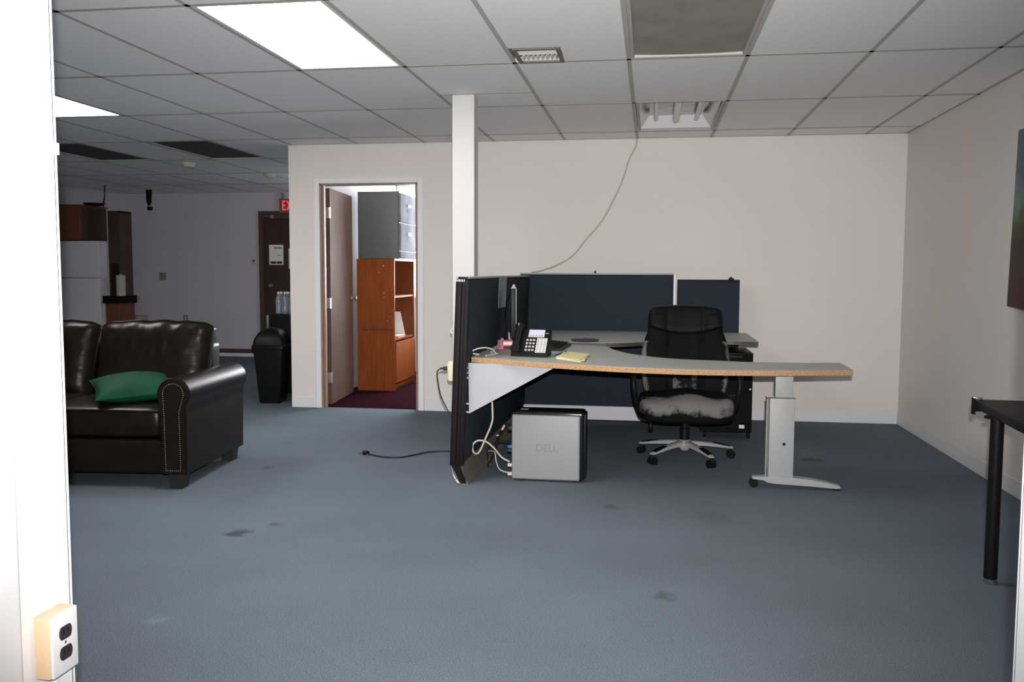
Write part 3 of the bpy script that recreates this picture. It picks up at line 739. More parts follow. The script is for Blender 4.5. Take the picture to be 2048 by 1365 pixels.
def cables():
    def cab(name, pts, r, m, label, cat='cable'):
        bm = bmesh.new(); tube(bm, pts, r, 8); return tag(finish(name, bm, m, None, 60), label, cat)
    def q(u, v, Y): return atY(u, v, Y)
    # grey cable hanging from the desk, looping to the tower
    P = [q(979, 800, 5.45), q(985, 822, 5.42), q(983, 848, 5.40), q(972, 875, 5.40), q(958, 905, 5.40), q(948, 906, 5.42), q(945, 892, 5.44), q(955, 882, 5.45), q(972, 884, 5.46), q(988, 897, 5.45), q(1003, 915, 5.40), q(1019, 924, 5.37)]
    P[0].z = .735; P.insert(0, P[0] + Vector((0, 0, 0)))
    cab('video_cable', P[1:], .0065, 'cable_white', 'pale grey cable hanging from the desk and looping into the tower')
    P = [q(958, 908, 5.55), q(975, 899, 5.5), q(988, 888, 5.46), q(1000, 883, 5.42), q(1019, 883, 5.39)]
    cab('monitor_cable', [Vector((-1.03, 5.60, .012)), Vector((-1.02, 5.55, .06))] + P[1:], .005, 'cable_black', 'thin dark cable with a blue plug behind the tower')
    P = [Vector((-1.035, 5.62, .02)), q(992, 900, 5.5), q(994, 880, 5.46), q(1003, 862, 5.42), q(1010, 851, 5.40), q(1020, 850, 5.38)]
    c = cab('power_cable', P, .006, 'cable_black', 'black power cable rising to the top plug of the tower')
    p = q(1008, 854, 5.405); bm = bmesh.new(); tube(bm, [q(1004, 860, 5.41), q(1010, 850, 5.40)], .0068, 8, False); finish('cable_tag', bm, 'cable_white', c, 60)
    p = q(996, 871, 5.44); bm = bmesh.new(); bx(bm, -.011, .011, -.006, .006, -.005, .005, .002, 1); finish('connector', bm, 'connector_green', c, 40, p, (0, -.25, 0))
    P = [q(985, 890, 5.48), q(989, 905, 5.46), q(992, 922, 5.42), q(1000, 940, 5.38), q(1019, 946.5, 5.37)]
    cab('network_cable', [Vector((-1.03, 5.66, .02)), q(975, 905, 5.55)] + P[1:], .004, 'cable_white', 'thin white cable curving into the bottom plug of the tower')
    # loose cord on the carpet
    P = [fl(738, 911), fl(765, 916), fl(800, 917), fl(835, 911), fl(860, 906), fl(905, 905), Vector((-1.06, 6.0, 0))]
    for p in P: p.z = .007
    P[-1].x = -1.18; P[-1].y = 5.98
    t = thing('extension_lead', 'black power cord with plug lying loose on the carpet', 'cord', (0, 0, 0))
    bm = bmesh.new(); tube(bm, P, .0055, 8); finish('cord', bm, 'cable_black', t, 60)
    a = fl(722, 911); d = (P[0] - a).normalized()
    bm = bmesh.new(); tube(bm, [Vector((a.x, a.y, .014)) + d*.012, Vector((a.x, a.y, .014)) + d*.045, Vector((P[0].x, P[0].y, .009))], .012, 12, True, lambda s: .014 if s < .5 else .014 - .018*(s - .5)); finish('plug', bm, 'black_plastic', t, 60)
    bm = bmesh.new()
    for s in (-.006, .006): bx(bm, a.x - .014, a.x + .012, a.y + s - .001, a.y + s + .001, .011, .016)
    finish('prong', bm, 'brass', t); t.children[-1]['kind'] = 'stuff'
cables()
def desk_items():
    # monitor seen edge-on, facing right
    z = desk_z(-.97, 6.1)
    t = thing('monitor', 'black flat monitor seen edge-on beside the side partition', 'monitor', (-.945, 6.08, z), math.radians(10.5))
    box('screen_body', -.022, .014, -.235, .235, .065, .40, 'black_plastic', t, .006)
    bm = bmesh.new(); prism(bm, [(-.022, .10), (-.022, .36), (-.045, .30), (-.055, .20), (-.045, .12)], lambda x, q: Vector((x, -.19, q)), lambda x, q: Vector((x, .19, q))); finish('back_shell', bm, 'black_matte', t)
    box('bezel', .010, .018, -.24, .24, .06, .405, 'grey_plastic', t, .004)
    box('screen', .018, .0185, -.225, .225, .08, .39, 'black_gloss', t)
    bm = bmesh.new(); bx(bm, -.035, -.005, -.04, .04, .008, .12, .006, 2); finish('neck', bm, 'grey_plastic', t, 40)
    bm = bmesh.new(); lathe(bm, [(.115, 0), (.115, .006), (.105, .012), (.02, .016)], 32); finish('base', bm, 'grey_plastic', t, 40)
    bm = bmesh.new(); prism(bm, [(-.02, .40), (.012, .40), (.004, .428), (-.006, .428)], lambda x, q: Vector((x, -.24, q)), lambda x, q: Vector((x, -.215, q))); finish('webcam', bm, 'grey_plastic', t)
    # phone
    p = onDesk(1062, 715); z = desk_z(p.x, p.y)
    t = thing('desk_phone', 'black office phone with handset and lit display', 'phone', (p.x - .015, p.y + .005, z), -.06)
    sl = .66                                   # slope of the face
    w, d = .115, .20
    bm = bmesh.new(); prism(bm, [(0, 0), (d*.78, 0), (d*.80, .158), (d*.74, .163), (0, .022)], lambda y, q: Vector((-w, y, q)), lambda y, q: Vector((w, y, q)))
    bmesh.ops.bevel(bm, geom=list(bm.edges), offset=.005, segments=2, affect='EDGES'); body = finish('body', bm, 'black_plastic', t, 40)
    def face(a, b): # a across, b along slope 0..1
        return Vector((a, 0 + b*d*.74, .0225 + b*(.141)))
    n = Vector((0, -.141, d*.74)).normalized()
    def slab(nm, a0, a1, b0, b1, th, m, par=t, lift=.0):
        bm = bmesh.new(); A = [face(a0, b0), face(a1, b0), face(a1, b1), face(a0, b1)]
        lo = [bm.verts.new(v + n*(lift - .001)) for v in A]; hi = [bm.verts.new(v + n*(lift + th)) for v in A]
        for i in range(4): bm.faces.new((lo[i], lo[(i+1) % 4], hi[(i+1) % 4], hi[i]))
        bm.faces.new(lo[::-1]); bm.faces.new(hi)
        return finish(nm, bm, m, par)
    bez = slab('display_bezel', -.022, .078, .66, .96, .003, 'phone_white')
    slab('display', -.014, .070, .76, .93, .0015, 'lcd', bez, .003)
    for k in range(5): slab('soft_key', -.014 + k*.018, -.004 + k*.018, .685, .725, .002, 'grey_plastic', bez, .003)
    for r in range(4):
        for c in range(3): slab('key', -.030 + c*.021, -.016 + c*.021, .10 + r*.135, .17 + r*.135, .003, 'switch_grey')
    lp = slab('label_strip', .036, .102, .04, .62, .002, 'phone_white')
    for c in range(3):
        for r in range(8): slab('line_key', .041 + c*.021, .053 + c*.021, .075 + r*.066, .095 + r*.066, .002, 'grey_plastic', lp, .002)
    slab('badge', .084, .104, .80, .84, .001, 'grey_plastic')
    bm = bmesh.new()
    pts = [(-.085, .03, .066), (-.085, .055, .095), (-.085, .10, .135), (-.085, .13, .168)]
    tube(bm, [(-.085, -.012, .050), (-.085, .02, .075), (-.085, .07, .122), (-.085, .12, .165), (-.085, .145, .182)], .022, 14, True, lambda s: .029 if s < .16 or s > .84 else .021)
    finish('handset', bm, 'black_gloss', t, 60)
    # coiled feet of phone stand
    box('stand', -w + .02, w - .02, d*.5, d*.78, 0, .06, 'black_plastic', t)
    # keyboard
    a, b = onDesk(1108, 703), onDesk(1132, 684)
    t = thing('keyboard', 'black keyboard behind the phone', 'keyboard', (-.64, 6.03, desk_z(-.64, 6.03)), 1.52)
    bm = bmesh.new(); prism(bm, [(-.075, 0), (.075, 0), (.075, .028), (-.075, .016)], lambda y, q: Vector((-.22, y, q)), lambda y, q: Vector((.22, y, q))); finish('case', bm, 'black_plastic', t)
    bm = bmesh.new()
    for r in range(5):
        for c in range(15):
            x, y = -.205 + c*.0275, -.055 + r*.026; zz = .018 + (y + .075)*.08
            bx(bm, x, x + .022, y, y + .02, zz, zz + .009)
    k = finish('keys', bm, 'black_matte', t); k['kind'] = 'stuff'
    # sticky notes and pen
    P4 = [onDesk(*uv) for uv in ((1110, 718), (1163, 725.5), (1181, 712), (1132, 706.5))]
    t = thing('note_pad', 'pad of yellow sticky notes at the desk edge', 'note pad', (0, 0, 0))
    c = sum(P4, Vector())/4
    for k, (th, tw) in enumerate(((.006, 0.0), (.010, .08), (.013, -.03))):
        bm = bmesh.new(); R = Matrix.Rotation(tw, 3, 'Z'); Q = [c + R @ ((p - c)*.94) for p in P4]
        z0 = 0 if k == 0 else (.006, .010)[k-1]
        lo = [bm.verts.new((p.x, p.y, desk_z(p.x, p.y) + z0)) for p in Q]; hi = [bm.verts.new((p.x, p.y, desk_z(p.x, p.y) + th)) for p in Q]
        for i in range(4): bm.faces.new((lo[i], lo[(i+1) % 4], hi[(i+1) % 4], hi[i]))
        bm.faces.new(lo[::-1]); bm.faces.new(hi); finish('sheet', bm, 'yellow_note', t)
    a, b = onDesk(1108, 714), onDesk(1134, 704); a.z = desk_z(a.x, a.y) + .006; b.z = desk_z(b.x, b.y) + .006
    t = thing('pen', 'blue pen lying by the yellow sticky notes', 'pen', (a.x, a.y, a.z))
    e = (b - a); bm = bmesh.new(); cyl(bm, (0, 0, 0), e*.82, .005, n=12); finish('barrel', bm, 'blue_ink', t, 40)
    bm = bmesh.new(); cyl(bm, e*.82, e, .005, .0015, n=12); finish('tip', bm, 'black_plastic', t, 40)
    # dark oval tray
    a, b = onDesk(1140, 688), onDesk(1200, 687)
    m = (a + b)/2
    t = thing('oval_dish', 'shallow dark purple oval dish on the desk', 'dish', (m.x, 6.43, .7805)); t.scale = (.95, .8, 1)
    bm = bmesh.new(); lathe(bm, [(.085, 0), (.102, .004), (.108, .014), (.104, .015), (.095, .007), (.03, .006)], 32); finish('bowl', bm, 'purple', t, 40)
    # red carton under the monitor and dark holder
    p = onDesk(1000, 693)
    t = thing('red_carton', 'small red and white carton behind the phone', 'carton', (-.955, 5.81, desk_z(-.955, 5.81)), .2)
    bm = bmesh.new(); bx(bm, -.05, .05, -.025, .025, 0, .062, .002, 1); finish('box', bm, 'red_box', t, 40)
    box('white_label', -.012, .045, -.0262, -.025, .03, .05, 'paper', t); box('print_band', -.012, .045, -.0262, -.025, .003, .022, 'black_plastic', t)
    t = thing('pen_holder', 'black desk organiser by the side partition', 'organiser', (-.985, 6.46, .7802))
    bm = bmesh.new(); bx(bm, -.035, .035, -.05, .05, 0, .09, .004, 1); finish('tray', bm, 'black_matte', t, 40)
    box('divider', -.03, .03, -.003, .003, .09, .11, 'black_plastic', t)
    # grey ribbon cable and beige loop at the desk's left end
    bm = bmesh.new(); P = [onDesk(980, 712) , onDesk(987, 701), onDesk(998, 690), onDesk(1012, 680)]
    Q = [Vector((-.99, 5.50, .772)), Vector((-.985, 5.55, .785)), Vector((-.965, 5.60, .805)), Vector((-.945, 5.64, .848))]
    tube(bm, Q, .012, 6); tag(finish('ribbon_cable', bm, 'grey_plastic', None, 60), 'flat grey cable rising behind the phone', 'cable')
    bm = bmesh.new()
    def q(u, v, Y=5.30): return atY(u, v, Y)
    P = [Vector((-1.045, 5.36, desk_z(-1.04, 5.36) + .006)), q(940, 706, 5.33), q(955, 698, 5.34), q(972, 696, 5.36), q(986, 700, 5.40), q(990, 706, 5.42), Vector((-.945, 5.44, desk_z(-.945, 5.44) + .006)), Vector((-.99, 5.30, desk_z(-.99, 5.3) + .006))]
    tube(bm, P, .005, 8); tag(finish('phone_cable', bm, 'cable_white', None, 60), 'pale cable looping over the left end of the desk', 'cable')
desk_items()

# ------------------------------------------------------------------ office chair
def office_chair():
    t = thing('office_chair', 'black leather executive swivel chair with a worn grey seat', 'chair', (.245, 6.16, 0), .0)
    # five-star base
    hub = bmesh.new(); lathe(hub, [(.02, .055), (.028, .06), (.045, .085), (.045, .125), (.032, .135)], 20); finish('hub', hub, 'silver_plastic', t, 40)
    for k in range(5):
        a = math.radians(12 + 72*k); c, s = math.cos(a), math.sin(a); nrm = Vector((-s, c, 0))
        def P(r, z, w): return Vector((c*r, s*r, z)) + nrm*w
        prof = [(.03, .128, .090, .026), (.12, .120, .092, .026), (.22, .106, .082, .023), (.31, .088, .070, .020), (.335, .080, .068, .016)]
        bm = bmesh.new(); rings = []
        for (r, zt, zb, w) in prof: rings.append([bm.verts.new(P(r, zb, -w)), bm.verts.new(P(r, zb, w)), bm.verts.new(P(r, zt - .006, w)), bm.verts.new(P(r, zt, w*.6)), bm.verts.new(P(r, zt, -w*.6)), bm.verts.new(P(r, zt - .006, -w))])
        for A, B in zip(rings, rings[1:]):
            for i in range(6): bm.faces.new((A[i], A[(i+1) % 6], B[(i+1) % 6], B[i]))
        bm.faces.new(rings[0][::-1]); bm.faces.new(rings[-1])
        arm = finish('base_arm', bm, 'silver_plastic', t, 50)
        bm = bmesh.new(); rings = []
        for (r, zt, zb, w) in ((.20, .112, .09, .020), (.26, .102, .08, .022), (.315, .090, .074, .020)):
            rings.append([bm.verts.new(P(r, zb, -w)), bm.verts.new(P(r, zb, w)), bm.verts.new(P(r, zt, w*.8)), bm.verts.new(P(r, zt, -w*.8))])
        for A, B in zip(rings, rings[1:]):
            for i in range(4): bm.faces.new((A[i], A[(i+1) % 4], B[(i+1) % 4], B[i]))
        bm.faces.new(rings[0][::-1]); bm.faces.new(rings[-1]); finish('foot_pad', bm, 'black_plastic', arm, 40)
        bm = bmesh.new(); q = Vector((c*.325, s*.325, .027))
        for w in (-.015, .015): cyl(bm, q + nrm*(w - .009), q + nrm*(w + .009), .027, n=18)
        cyl(bm, q + nrm*-.01, q + nrm*.01, .008, n=10); cyl(bm, q + Vector((0, 0, 0)), q + Vector((0, 0, .045)), .007, n=10)
        bx(bm, q.x - .012, q.x + .012, q.y - .012, q.y + .012, .035, .058)
        finish('caster', bm, 'black_plastic', t, 40)
    bm = bmesh.new(); lathe(bm, [(.034, .12), (.034, .21), (.022, .215), (.022, .31)], 20); finish('gas_column', bm, 'black_plastic', t, 40)
    bm = bmesh.new(); bx(bm, -.09, .09, -.12, .12, .285, .315, .01, 2); finish('mechanism', bm, 'black_plastic', t, 40)
    bm = bmesh.new(); tube(bm, [(-.06, -.02, .29), (-.16, -.03, .283), (-.225, -.03, .272), (-.232, -.03, .25)], .006, 8)
    lathe(bm, [(.006, .252), (.016, .235), (.018, .20), (.010, .19)], 12, (-.233, -.03, 0)); finish('lever', bm, 'black_plastic', t, 50)
    # seat
    bm = bmesh.new(); superell(bm, (0, -.01, .365), .318, .29, .098, .55, .42, 40, 22, .010, 9)
    for v in bm.verts:
        f = max(0, -(v.co.y)/.28)
        v.co.z -= .02*f*f*(1 if v.co.z < .37 else .4)
        if v.co.z < .30: v.co.z = .30 + (v.co.z - .30)*.5
        v.co.z += .012*math.cos(v.co.x*18) * (1 if v.co.z > .38 else 0)
    o = finish('seat', bm, 'chair_worn', t, 60)
    at = o.data.attributes.new('wear', 'FLOAT', 'POINT')
    for i, v in enumerate(o.data.vertices):
        f = max(0, -v.co.y - .06)/.22
        at.data[i].value = min(1, f*1.2)*(.50 if v.co.z > .355 else max(0, .50 - (.355 - v.co.z)*10)) + (.10 if v.co.z > .40 else 0)
    # back
    def hw(s):  # half width by height 0..1
        pts = [(0, .27), (.15, .295), (.40, .312), (.58, .296), (.72, .262), (.85, .262), (.96, .258), (1, .235)]
        for (a, b), (c, d) in zip(pts, pts[1:]):
            if s <= c: return b + (d - b)*(s - a)/(c - a)
        return pts[-1][1]
    zb, zt = .40, 1.045
    def pos(u, v):
        s = (v + 1)/2; z = zb + (zt - zb)*s - .018*(u*u)*(1 if s > .9 else 0)
        y = .235 + .12*s + .02*math.sin(s*PI)*-1 - .045*u*u
        return Vector((u*hw(s), y, z)), Vector((0, -1, .15)).normalized()
    def edge(u, v): return (max(0, 1 - abs(u)**6)*max(0, 1 - abs(v)**10))**.5
    def tf(u, v):
        x = u*hw((v+1)/2); g = math.exp(-((abs(x) - .112)/.012)**2)
        return .052*edge(u, v) - .014*g*edge(u, v) + .006*mnoise.noise(Vector((x*9, v*5, 1)))*edge(u, v)
    bm = bmesh.new(); puffy(bm, 36, 30, pos, tf, lambda u, v: .012 + .03*edge(u, v)); o = finish('backrest', bm, 'chair_worn', t, 60)
    at = o.data.attributes.new('wear', 'FLOAT', 'POINT')
    for i, v in enumerate(o.data.vertices):
        s = (v.co.z - zb)/(zt - zb); e = abs(v.co.x)/hw(max(0, min(1, s)))
        val = max(0, (e - .72)/.2)*.42*(1 if .05 < s < .62 else 0)
        if abs(v.co.x) < .09 and s < .32: val = max(val, .30)
        at.data[i].value = min(.5, val)
    def pos2(u, v):
        lo = .66 + .10*u*u; s = lo + (1.0 - lo)*(v + 1)/2
        p, n = pos(u*.985, 2*s - 1); return p + n*.030, n
    def tf2(u, v):
        x = u*.26; g = math.exp(-((abs(x) - .125)/.010)**2)
        e = (max(0, 1 - abs(u)**6)*max(0, 1 - abs(v)**8))**.5
        return (.050 - .010*g)*e
    bm = bmesh.new(); puffy(bm, 36, 16, pos2, tf2, lambda u, v: .02); finish('head_cushion', bm, 'chair_leather', t, 60)
    bm = bmesh.new(); bx(bm, -.10, .10, .20, .235, .30, .44, .01, 2); finish('back_bracket', bm, 'black_plastic', t, 40)
    for s in (-1, 1):
        bm = bmesh.new(); tube(bm, [(s*.30, -.05, .30), (s*.335, -.10, .40), (s*.352, -.12, .52), (s*.355, -.06, .605), (s*.355, .08, .62), (s*.345, .19, .60), (s*.315, .255, .56)], .020, 10); finish('armrest', bm, 'black_plastic', t, 60)
        bm = bmesh.new(); bx(bm, s*.355 - .03, s*.355 + .03, -.08, .15, .605, .638, .012, 3); finish('arm_pad', bm, 'chair_leather', t, 50)
office_chair()

# ------------------------------------------------------------------ sofa
def sofa():
    t = thing('leather_sofa', 'dark brown leather sofa with rolled arms and brass nailheads', 'sofa', (-2.648, 4.735, 0), math.radians(5.5))
    XLs = -1.86
    def arm(x_out, mirror):
        s = -1 if mirror else 1
        def X(x): return x_out + s*x
        # cross-section: scroll on top
        prof = [(-.155, .09), (-.160, .46)]
        cx, cz, r = -.078, .565, .095
        for k in range(15):
            a = math.radians(195 - k*16.5); prof.append((cx + r*math.cos(a), cz + r*math.sin(a)))
        prof += [(-.012, .49), (-.008, .44), (-.014, .09)]
        bm = bmesh.new()
        prism(bm, prof, lambda x, z: Vector((X(x), .02, z)), lambda x, z: Vector((X(x), .93, z + (0.0))))
        o = finish('arm', bm, 'leather', t, 45)
        # front facing panel with piping
        fp = [(-.148, .10), (-.152, .45)]
        for k in range(13):
            a = math.radians(195 - k*18); fp.append((cx + .088*math.cos(a), cz + .088*math.sin(a)))
        fp += [(-.024, .46), (-.022, .10)]
        bm = bmesh.new(); prism(bm, fp, lambda x, z: Vector((X(x), 0, z)), lambda x, z: Vector((X(x), .03, z))); fpn = finish('arm_front', bm, 'leather', o, 45)
        bm = bmesh.new(); tube(bm, [(X(x), .004, z) for x, z in fp] + [(X(fp[0][0]), .004, fp[0][1])], .007, 6, False); finish('piping', bm, 'leather', o, 60)
        # nailheads along the inside of the piping
        path = [(-.130, .115), (-.134, .45)] + [(cx + .062*math.cos(math.radians(195 - k*18)), cz + .062*math.sin(math.radians(195 - k*18))) for k in range(13)] + [(-.045, .46), (-.042, .115), (-.130, .115)]
        bm = bmesh.new(); acc = 0; 
        for (a, b) in zip(path, path[1:]):
            L = math.hypot(b[0]-a[0], b[1]-a[1]); d = (.0125 - acc) % .0125
            while d < L:
                f = d/L; x, z = a[0] + (b[0]-a[0])*f, a[1] + (b[1]-a[1])*f
                lathe(bm, [(.0034, 0), (.0030, .0018), (.0010, .0026)], 6, (X(x), .0005, z), 'Y'); d += .0125
            acc = (acc + L) % .0125
        for v in bm.verts: v.co.y = .0005 - (v.co.y - .0005)
        n = finish('nailheads', bm, 'brass', o, 60); n['kind'] = 'stuff'
    arm(0, False); arm(XLs, True)
    bm = bmesh.new(); bx(bm, XLs + .12, -.12, .045, .90, .085, .29, .02, 3); finish('base_rail', bm, 'leather', t, 45)
    bm = bmesh.new(); bx(bm, XLs + .19, -.19, .80, .97, .09, .80, .04, 4)
    for v in bm.verts: v.co.y += .10*max(0, v.co.z - .3)
    finish('back_frame', bm, 'leather', t, 45)
    for sx in (-.085, XLs + .085):
        for sy in (.075, .86):
            bm = bmesh.new(); prism(bm, [(-.036, 0), (.036, 0), (.05, .088), (-.05, .088)], lambda x, z: Vector((sx + x, sy - .042, z)), lambda x, z: Vector((sx + x, sy + .042, z))); finish('foot', bm, 'wood_black', t)
    mid = (XLs)/2
    for k, (a, b) in enumerate(((mid + .004, -.163), (XLs + .163, mid - .004))):
        cx, hx = (a + b)/2, (b - a)/2
        bm = bmesh.new(); superell(bm, (cx, .40, .385), hx, .37, .088, .22, .14, 48, 20, .006, 5, k*7)
        for v in bm.verts:
            if v.co.z > .42: v.co.z += .022*math.cos((v.co.x - cx)/hx*1.3)*math.cos((v.co.y - .4)/.37*1.3) + .006*mnoise.noise(Vector((v.co.x*14, v.co.y*5, k)))
        c = finish('seat_cushion', bm, 'leather', t, 70)
        bm = bmesh.new(); tube(bm, [(a + .02, .05, .455), (a + .01, .032, .458), (cx, .030, .462), (b - .01, .032, .458), (b - .02, .05, .455)], .006, 6, True); finish('piping', bm, 'leather', c, 60)
    for k, (a, b) in enumerate(((mid + .03, -.150), (XLs + .150, mid + .01))):
        cx, hx = (a + b)/2, (b - a)/2
        def pos(u, v):
            s = (v + 1)/2
            shrink = 1 - .05*(abs(u)**8)*(s < .1)
            x = cx + u*hx*(1 - .04*(1 - s)); z = .44 + .50*s - .035*max(0, s - .8)*5*(abs(u)**5) + .010*mnoise.noise(Vector((u*4, k*3, 0)))*s
            y = .66 + .13*s
            return Vector((x, y, z)), Vector((0, -1, .22)).normalized()
        def tf(u, v, k=k):
            e = (max(0, 1 - abs(u)**5)*max(0, 1 - abs(v)**6))**.5
            near = max(abs(u), abs(v) if v > 0 else 0)
            w = .010*mnoise.noise(Vector((u*9 + k*5, v*2.5, .3))) * (1 if v > .1 else .3) + .012*mnoise.noise(Vector((u*2.5, v*9 + k, 4)))*max(0, abs(u) - .55)*2
            return .105*e + w*e
        bm = bmesh.new(); puffy(bm, 44, 30, pos, tf, lambda u, v: .05 + .03*(1 - u*u)*(1 - v*v)); c = finish('back_cushion', bm, 'leather', t, 70)
        bm = bmesh.new(); P = []
        for i in range(25):
            u = -1 + 2*i/24; p, n = pos(u, 1.0); P.append(p + Vector((0, 0, .004)))
        P = [pos(-1, v)[0] for v in (-.9, -.4, .1, .5, .8)] + P + [pos(1, v)[0] for v in (.8, .5, .1, -.4, -.9)]
        tube(bm, P, .007, 6, False); finish('piping', bm, 'leather', c, 60)
sofa()
def green_pillow():
    t = tag(D.objects.new('throw_pillow', None), 'emerald green velvet throw pillow lying on the sofa seat', 'pillow'); COL.objects.link(t)
    t.location = (-3.165, 5.04, .560); t.rotation_euler = (math.radians(8), math.radians(-2), math.radians(38))
    def pos(u, v):
        k = 1 - .10*(1 - abs(v)**2) * 0; x = u*.235*(1 - .09*(1 - u*u*0)*(1 - v*v)); y = v*.235*(1 - .09*(1 - u*u))
        return Vector((x, y, 0)), Vector((0, 0, 1))
    def th(u, v): return .080*(max(0, 1 - u*u)*max(0, 1 - v*v))**.5 + .001 + .004*mnoise.noise(Vector((u*3, v*3, 0)))*(1 - u*u)*(1 - v*v)
    bm = bmesh.new(); puffy(bm, 28, 28, pos, th, th); finish('cushion', bm, 'green_velvet', t, 70)
    bm = bmesh.new(); P = [pos(-1 + 2*i/10, -1)[0] for i in range(11)] + [pos(1, -1 + 2*i/10)[0] for i in range(1, 11)] + [pos(1 - 2*i/10, 1)[0] for i in range(1, 11)] + [pos(-1, 1 - 2*i/10)[0] for i in range(1, 11)]
    tube(bm, P, .004, 6, False); finish('seam', bm, 'green_velvet', t, 60)
green_pillow()

# ------------------------------------------------------------------ passage at the left
def trash_can():
    t = thing('trash_can', 'tall black plastic swing-lid trash can by the wall end', 'trash can', (-3.66, 8.20, 0), math.radians(9))
    def ring(bm, hx, hy, z, r=.03, n=5):
        out = []
        for (sx, sy, a0) in ((1, 1, 0), (-1, 1, 90), (-1, -1, 180), (1, -1, 270)):
            for k in range(n):
                a = math.radians(a0 + 90*k/(n-1)); out.append(bm.verts.new((sx*(hx - r) + r*math.cos(a), sy*(hy - r) + r*math.sin(a), z)))
        return out
    def loft(name, rows, m):
        bm = bmesh.new(); R = [ring(bm, *r) for r in rows]
        for A, B in zip(R, R[1:]):
            n = len(A)
            for i in range(n): bm.faces.new((A[i], A[(i+1) % n], B[(i+1) % n], B[i]))
        bm.faces.new(R[0][::-1]); bm.faces.new(R[-1]); return finish(name, bm, m, t, 40)
    loft('bin', [(.10, .13, 0), (.105, .135, .01), (.148, .175, .53)], 'black_plastic')
    loft('rim', [(.152, .18, .53), (.160, .187, .535), (.160, .187, .565), (.152, .18, .57)], 'black_plastic')
    loft('lid', [(.152, .18, .57), (.138, .168, .63), (.105, .14, .685), (.06, .09, .722), (.03, .05, .728)], 'black_plastic')
    bm = bmesh.new(); bx(bm, .10, .108, -.01, .01, .09, .14); finish('sticker', bm, 'grey_plastic', t)
trash_can()
def mini_fridge():
    t = thing('mini_fridge', 'small black refrigerator with water bottles on top', 'refrigerator', (-3.91, 8.62, 0))
    w, d, h = .53, .50, .84
    box('body', 0, w, .05, d, .02, h, 'black_plastic', t, .006)
    dr = box('door', 0, w, 0, .045, .03, h - .005, 'black_plastic', t, .008)
    box('handle', .004, .030, -.014, .0, h - .20, h - .012, 'nickel', dr, .003)
    for x in (.05, w - .05):
        for y in (.1, d - .06): bm = bmesh.new(); cyl(bm, (x, y, 0), (x, y, .022), .018, n=12); finish('foot', bm, 'rubber', t)
    prof = [(.028, 0), (.031, .008), (.031, .06), (.028, .075), (.031, .09), (.031, .14), (.026, .175), (.013, .200), (.012, .212)]
    xs_ = (-3.825, -3.755, -3.685)
    for i, x in enumerate(xs_):
        for j, y in enumerate((8.74, 8.812)):
            b = thing('water_bottle', 'clear plastic water bottle on the small black refrigerator', 'bottle', (x, y, h), 0, 'water bottles on the small refrigerator')
            bm = bmesh.new(); lathe(bm, prof, 16); finish('bottle', bm, 'pet_plastic', b, 40)
            bm = bmesh.new(); lathe(bm, [(.015, .205), (.015, .224), (.013, .227)], 14); finish('cap', bm, 'bottle_cap', b, 40)
mini_fridge()
def exit_door():
    y = YF
    bm = bmesh.new(); x0, x1 = -5.755, -4.66; H = 2.165
    bx(bm, x0, x0 + .07, y - .03, y, 0, H); bx(bm, x1 - .07, x1, y - .03, y, 0, H); bx(bm, x0 + .07, x1 - .07, y - .03, y, H - .07, H)
    struct(finish('trim_6', bm, 'dark_frame'))
    d = struct(box('door_2', x0 + .075, x1 - .075, y - .022, y, .008, H - .075, 'dark_door'))
    k = bmesh.new(); p = atY(541, 572, y - .05)
    lathe(k, [(.03, 0), (.03, .008), (.012, .012), (.012, .04), (.028, .05), (.028, .066), (.010, .07)], 16, (p.x, 0, p.z), 'Y')
    for v in k.verts: v.co.y = y - .022 - v.co.y
    finish('knob', k, 'chrome', d, 40)
    p = atY(545, 433, y - .05)
    box('closer', p.x + .03, p.x + .28, y - .075, y - .022, p.z - .035, p.z + .02, 'dark_frame', d, .006); box('closer_cap', p.x - .03, p.x + .03, y - .075, y - .022, p.z - .03, p.z + .015, 'grey_plastic', d, .006)
    a, b = atY(538, 490, y - .025), atY(567, 530, y - .025)
    n = tag(box('posted_notice', a.x, b.x, y - .025, y - .022, b.z, a.z, 'paper'), 'white notice with dark print on the brown exit door', 'notice')
    w, h = b.x - a.x, a.z - b.z
    for (u0, u1, v0, v1) in ((.1, .48, .05, .17), (.52, .9, .05, .17), (.35, .9, .82, .87), (.55, .88, .46, .49)):
        box('print', a.x + w*u0, a.x + w*u1, y - .0256, y - .025, b.z + h*v0, b.z + h*v1, 'ink', n)
    a, b = atY(577, 497, y - .025), atY(592, 538, y - .025)
    n = tag(box('posted_notice', a.x, b.x, y - .025, y - .022, b.z, a.z, 'paper'), 'pale sheet on the exit door half hidden by the office wall', 'notice')
    for vv in (.4, .6, .8): box('print', a.x + .02, b.x - .02, y - .0256, y - .025, b.z + (a.z - b.z)*vv, b.z + (a.z - b.z)*vv + .008, 'switch_grey', n)
    # exit sign
    a, b = atY(558, 395, y - .06), atY(558, 426, y - .06)
    W = .40
    t = thing('exit_sign', 'glowing red EXIT sign with emergency lamps above the brown door', 'exit sign', (a.x, y - .06, b.z))
    H = a.z - b.z
    box('body', 0, W, 0, .06, 0, H - .02, 'exit_body', t, .005)
    me = text_mesh('EXIT', .205, .002, 1.22); link('lettering', me, 'exit_red', t, (.182, -.003, H*.44), (PI/2, 0, 0))
    L = t.children[-1]; xs_ = [v.co.x for v in me.vertices]; L.scale = (0.27/(max(xs_) - min(xs_)), 1, 1)
    for x in (.04, W - .04):
        l = box('lamp_arm', x - .01, x + .01, .02, .04, H - .02, H + .01, 'exit_body', t)
        bm = bmesh.new(); lathe(bm, [(.012, .03), (.032, .01), (.038, -.02), (.034, -.026), (.006, -.02)], 18, (x, .03, H + .03), 'Y')
        finish('lamp_head', bm, 'chrome', t, 40)
exit_door()
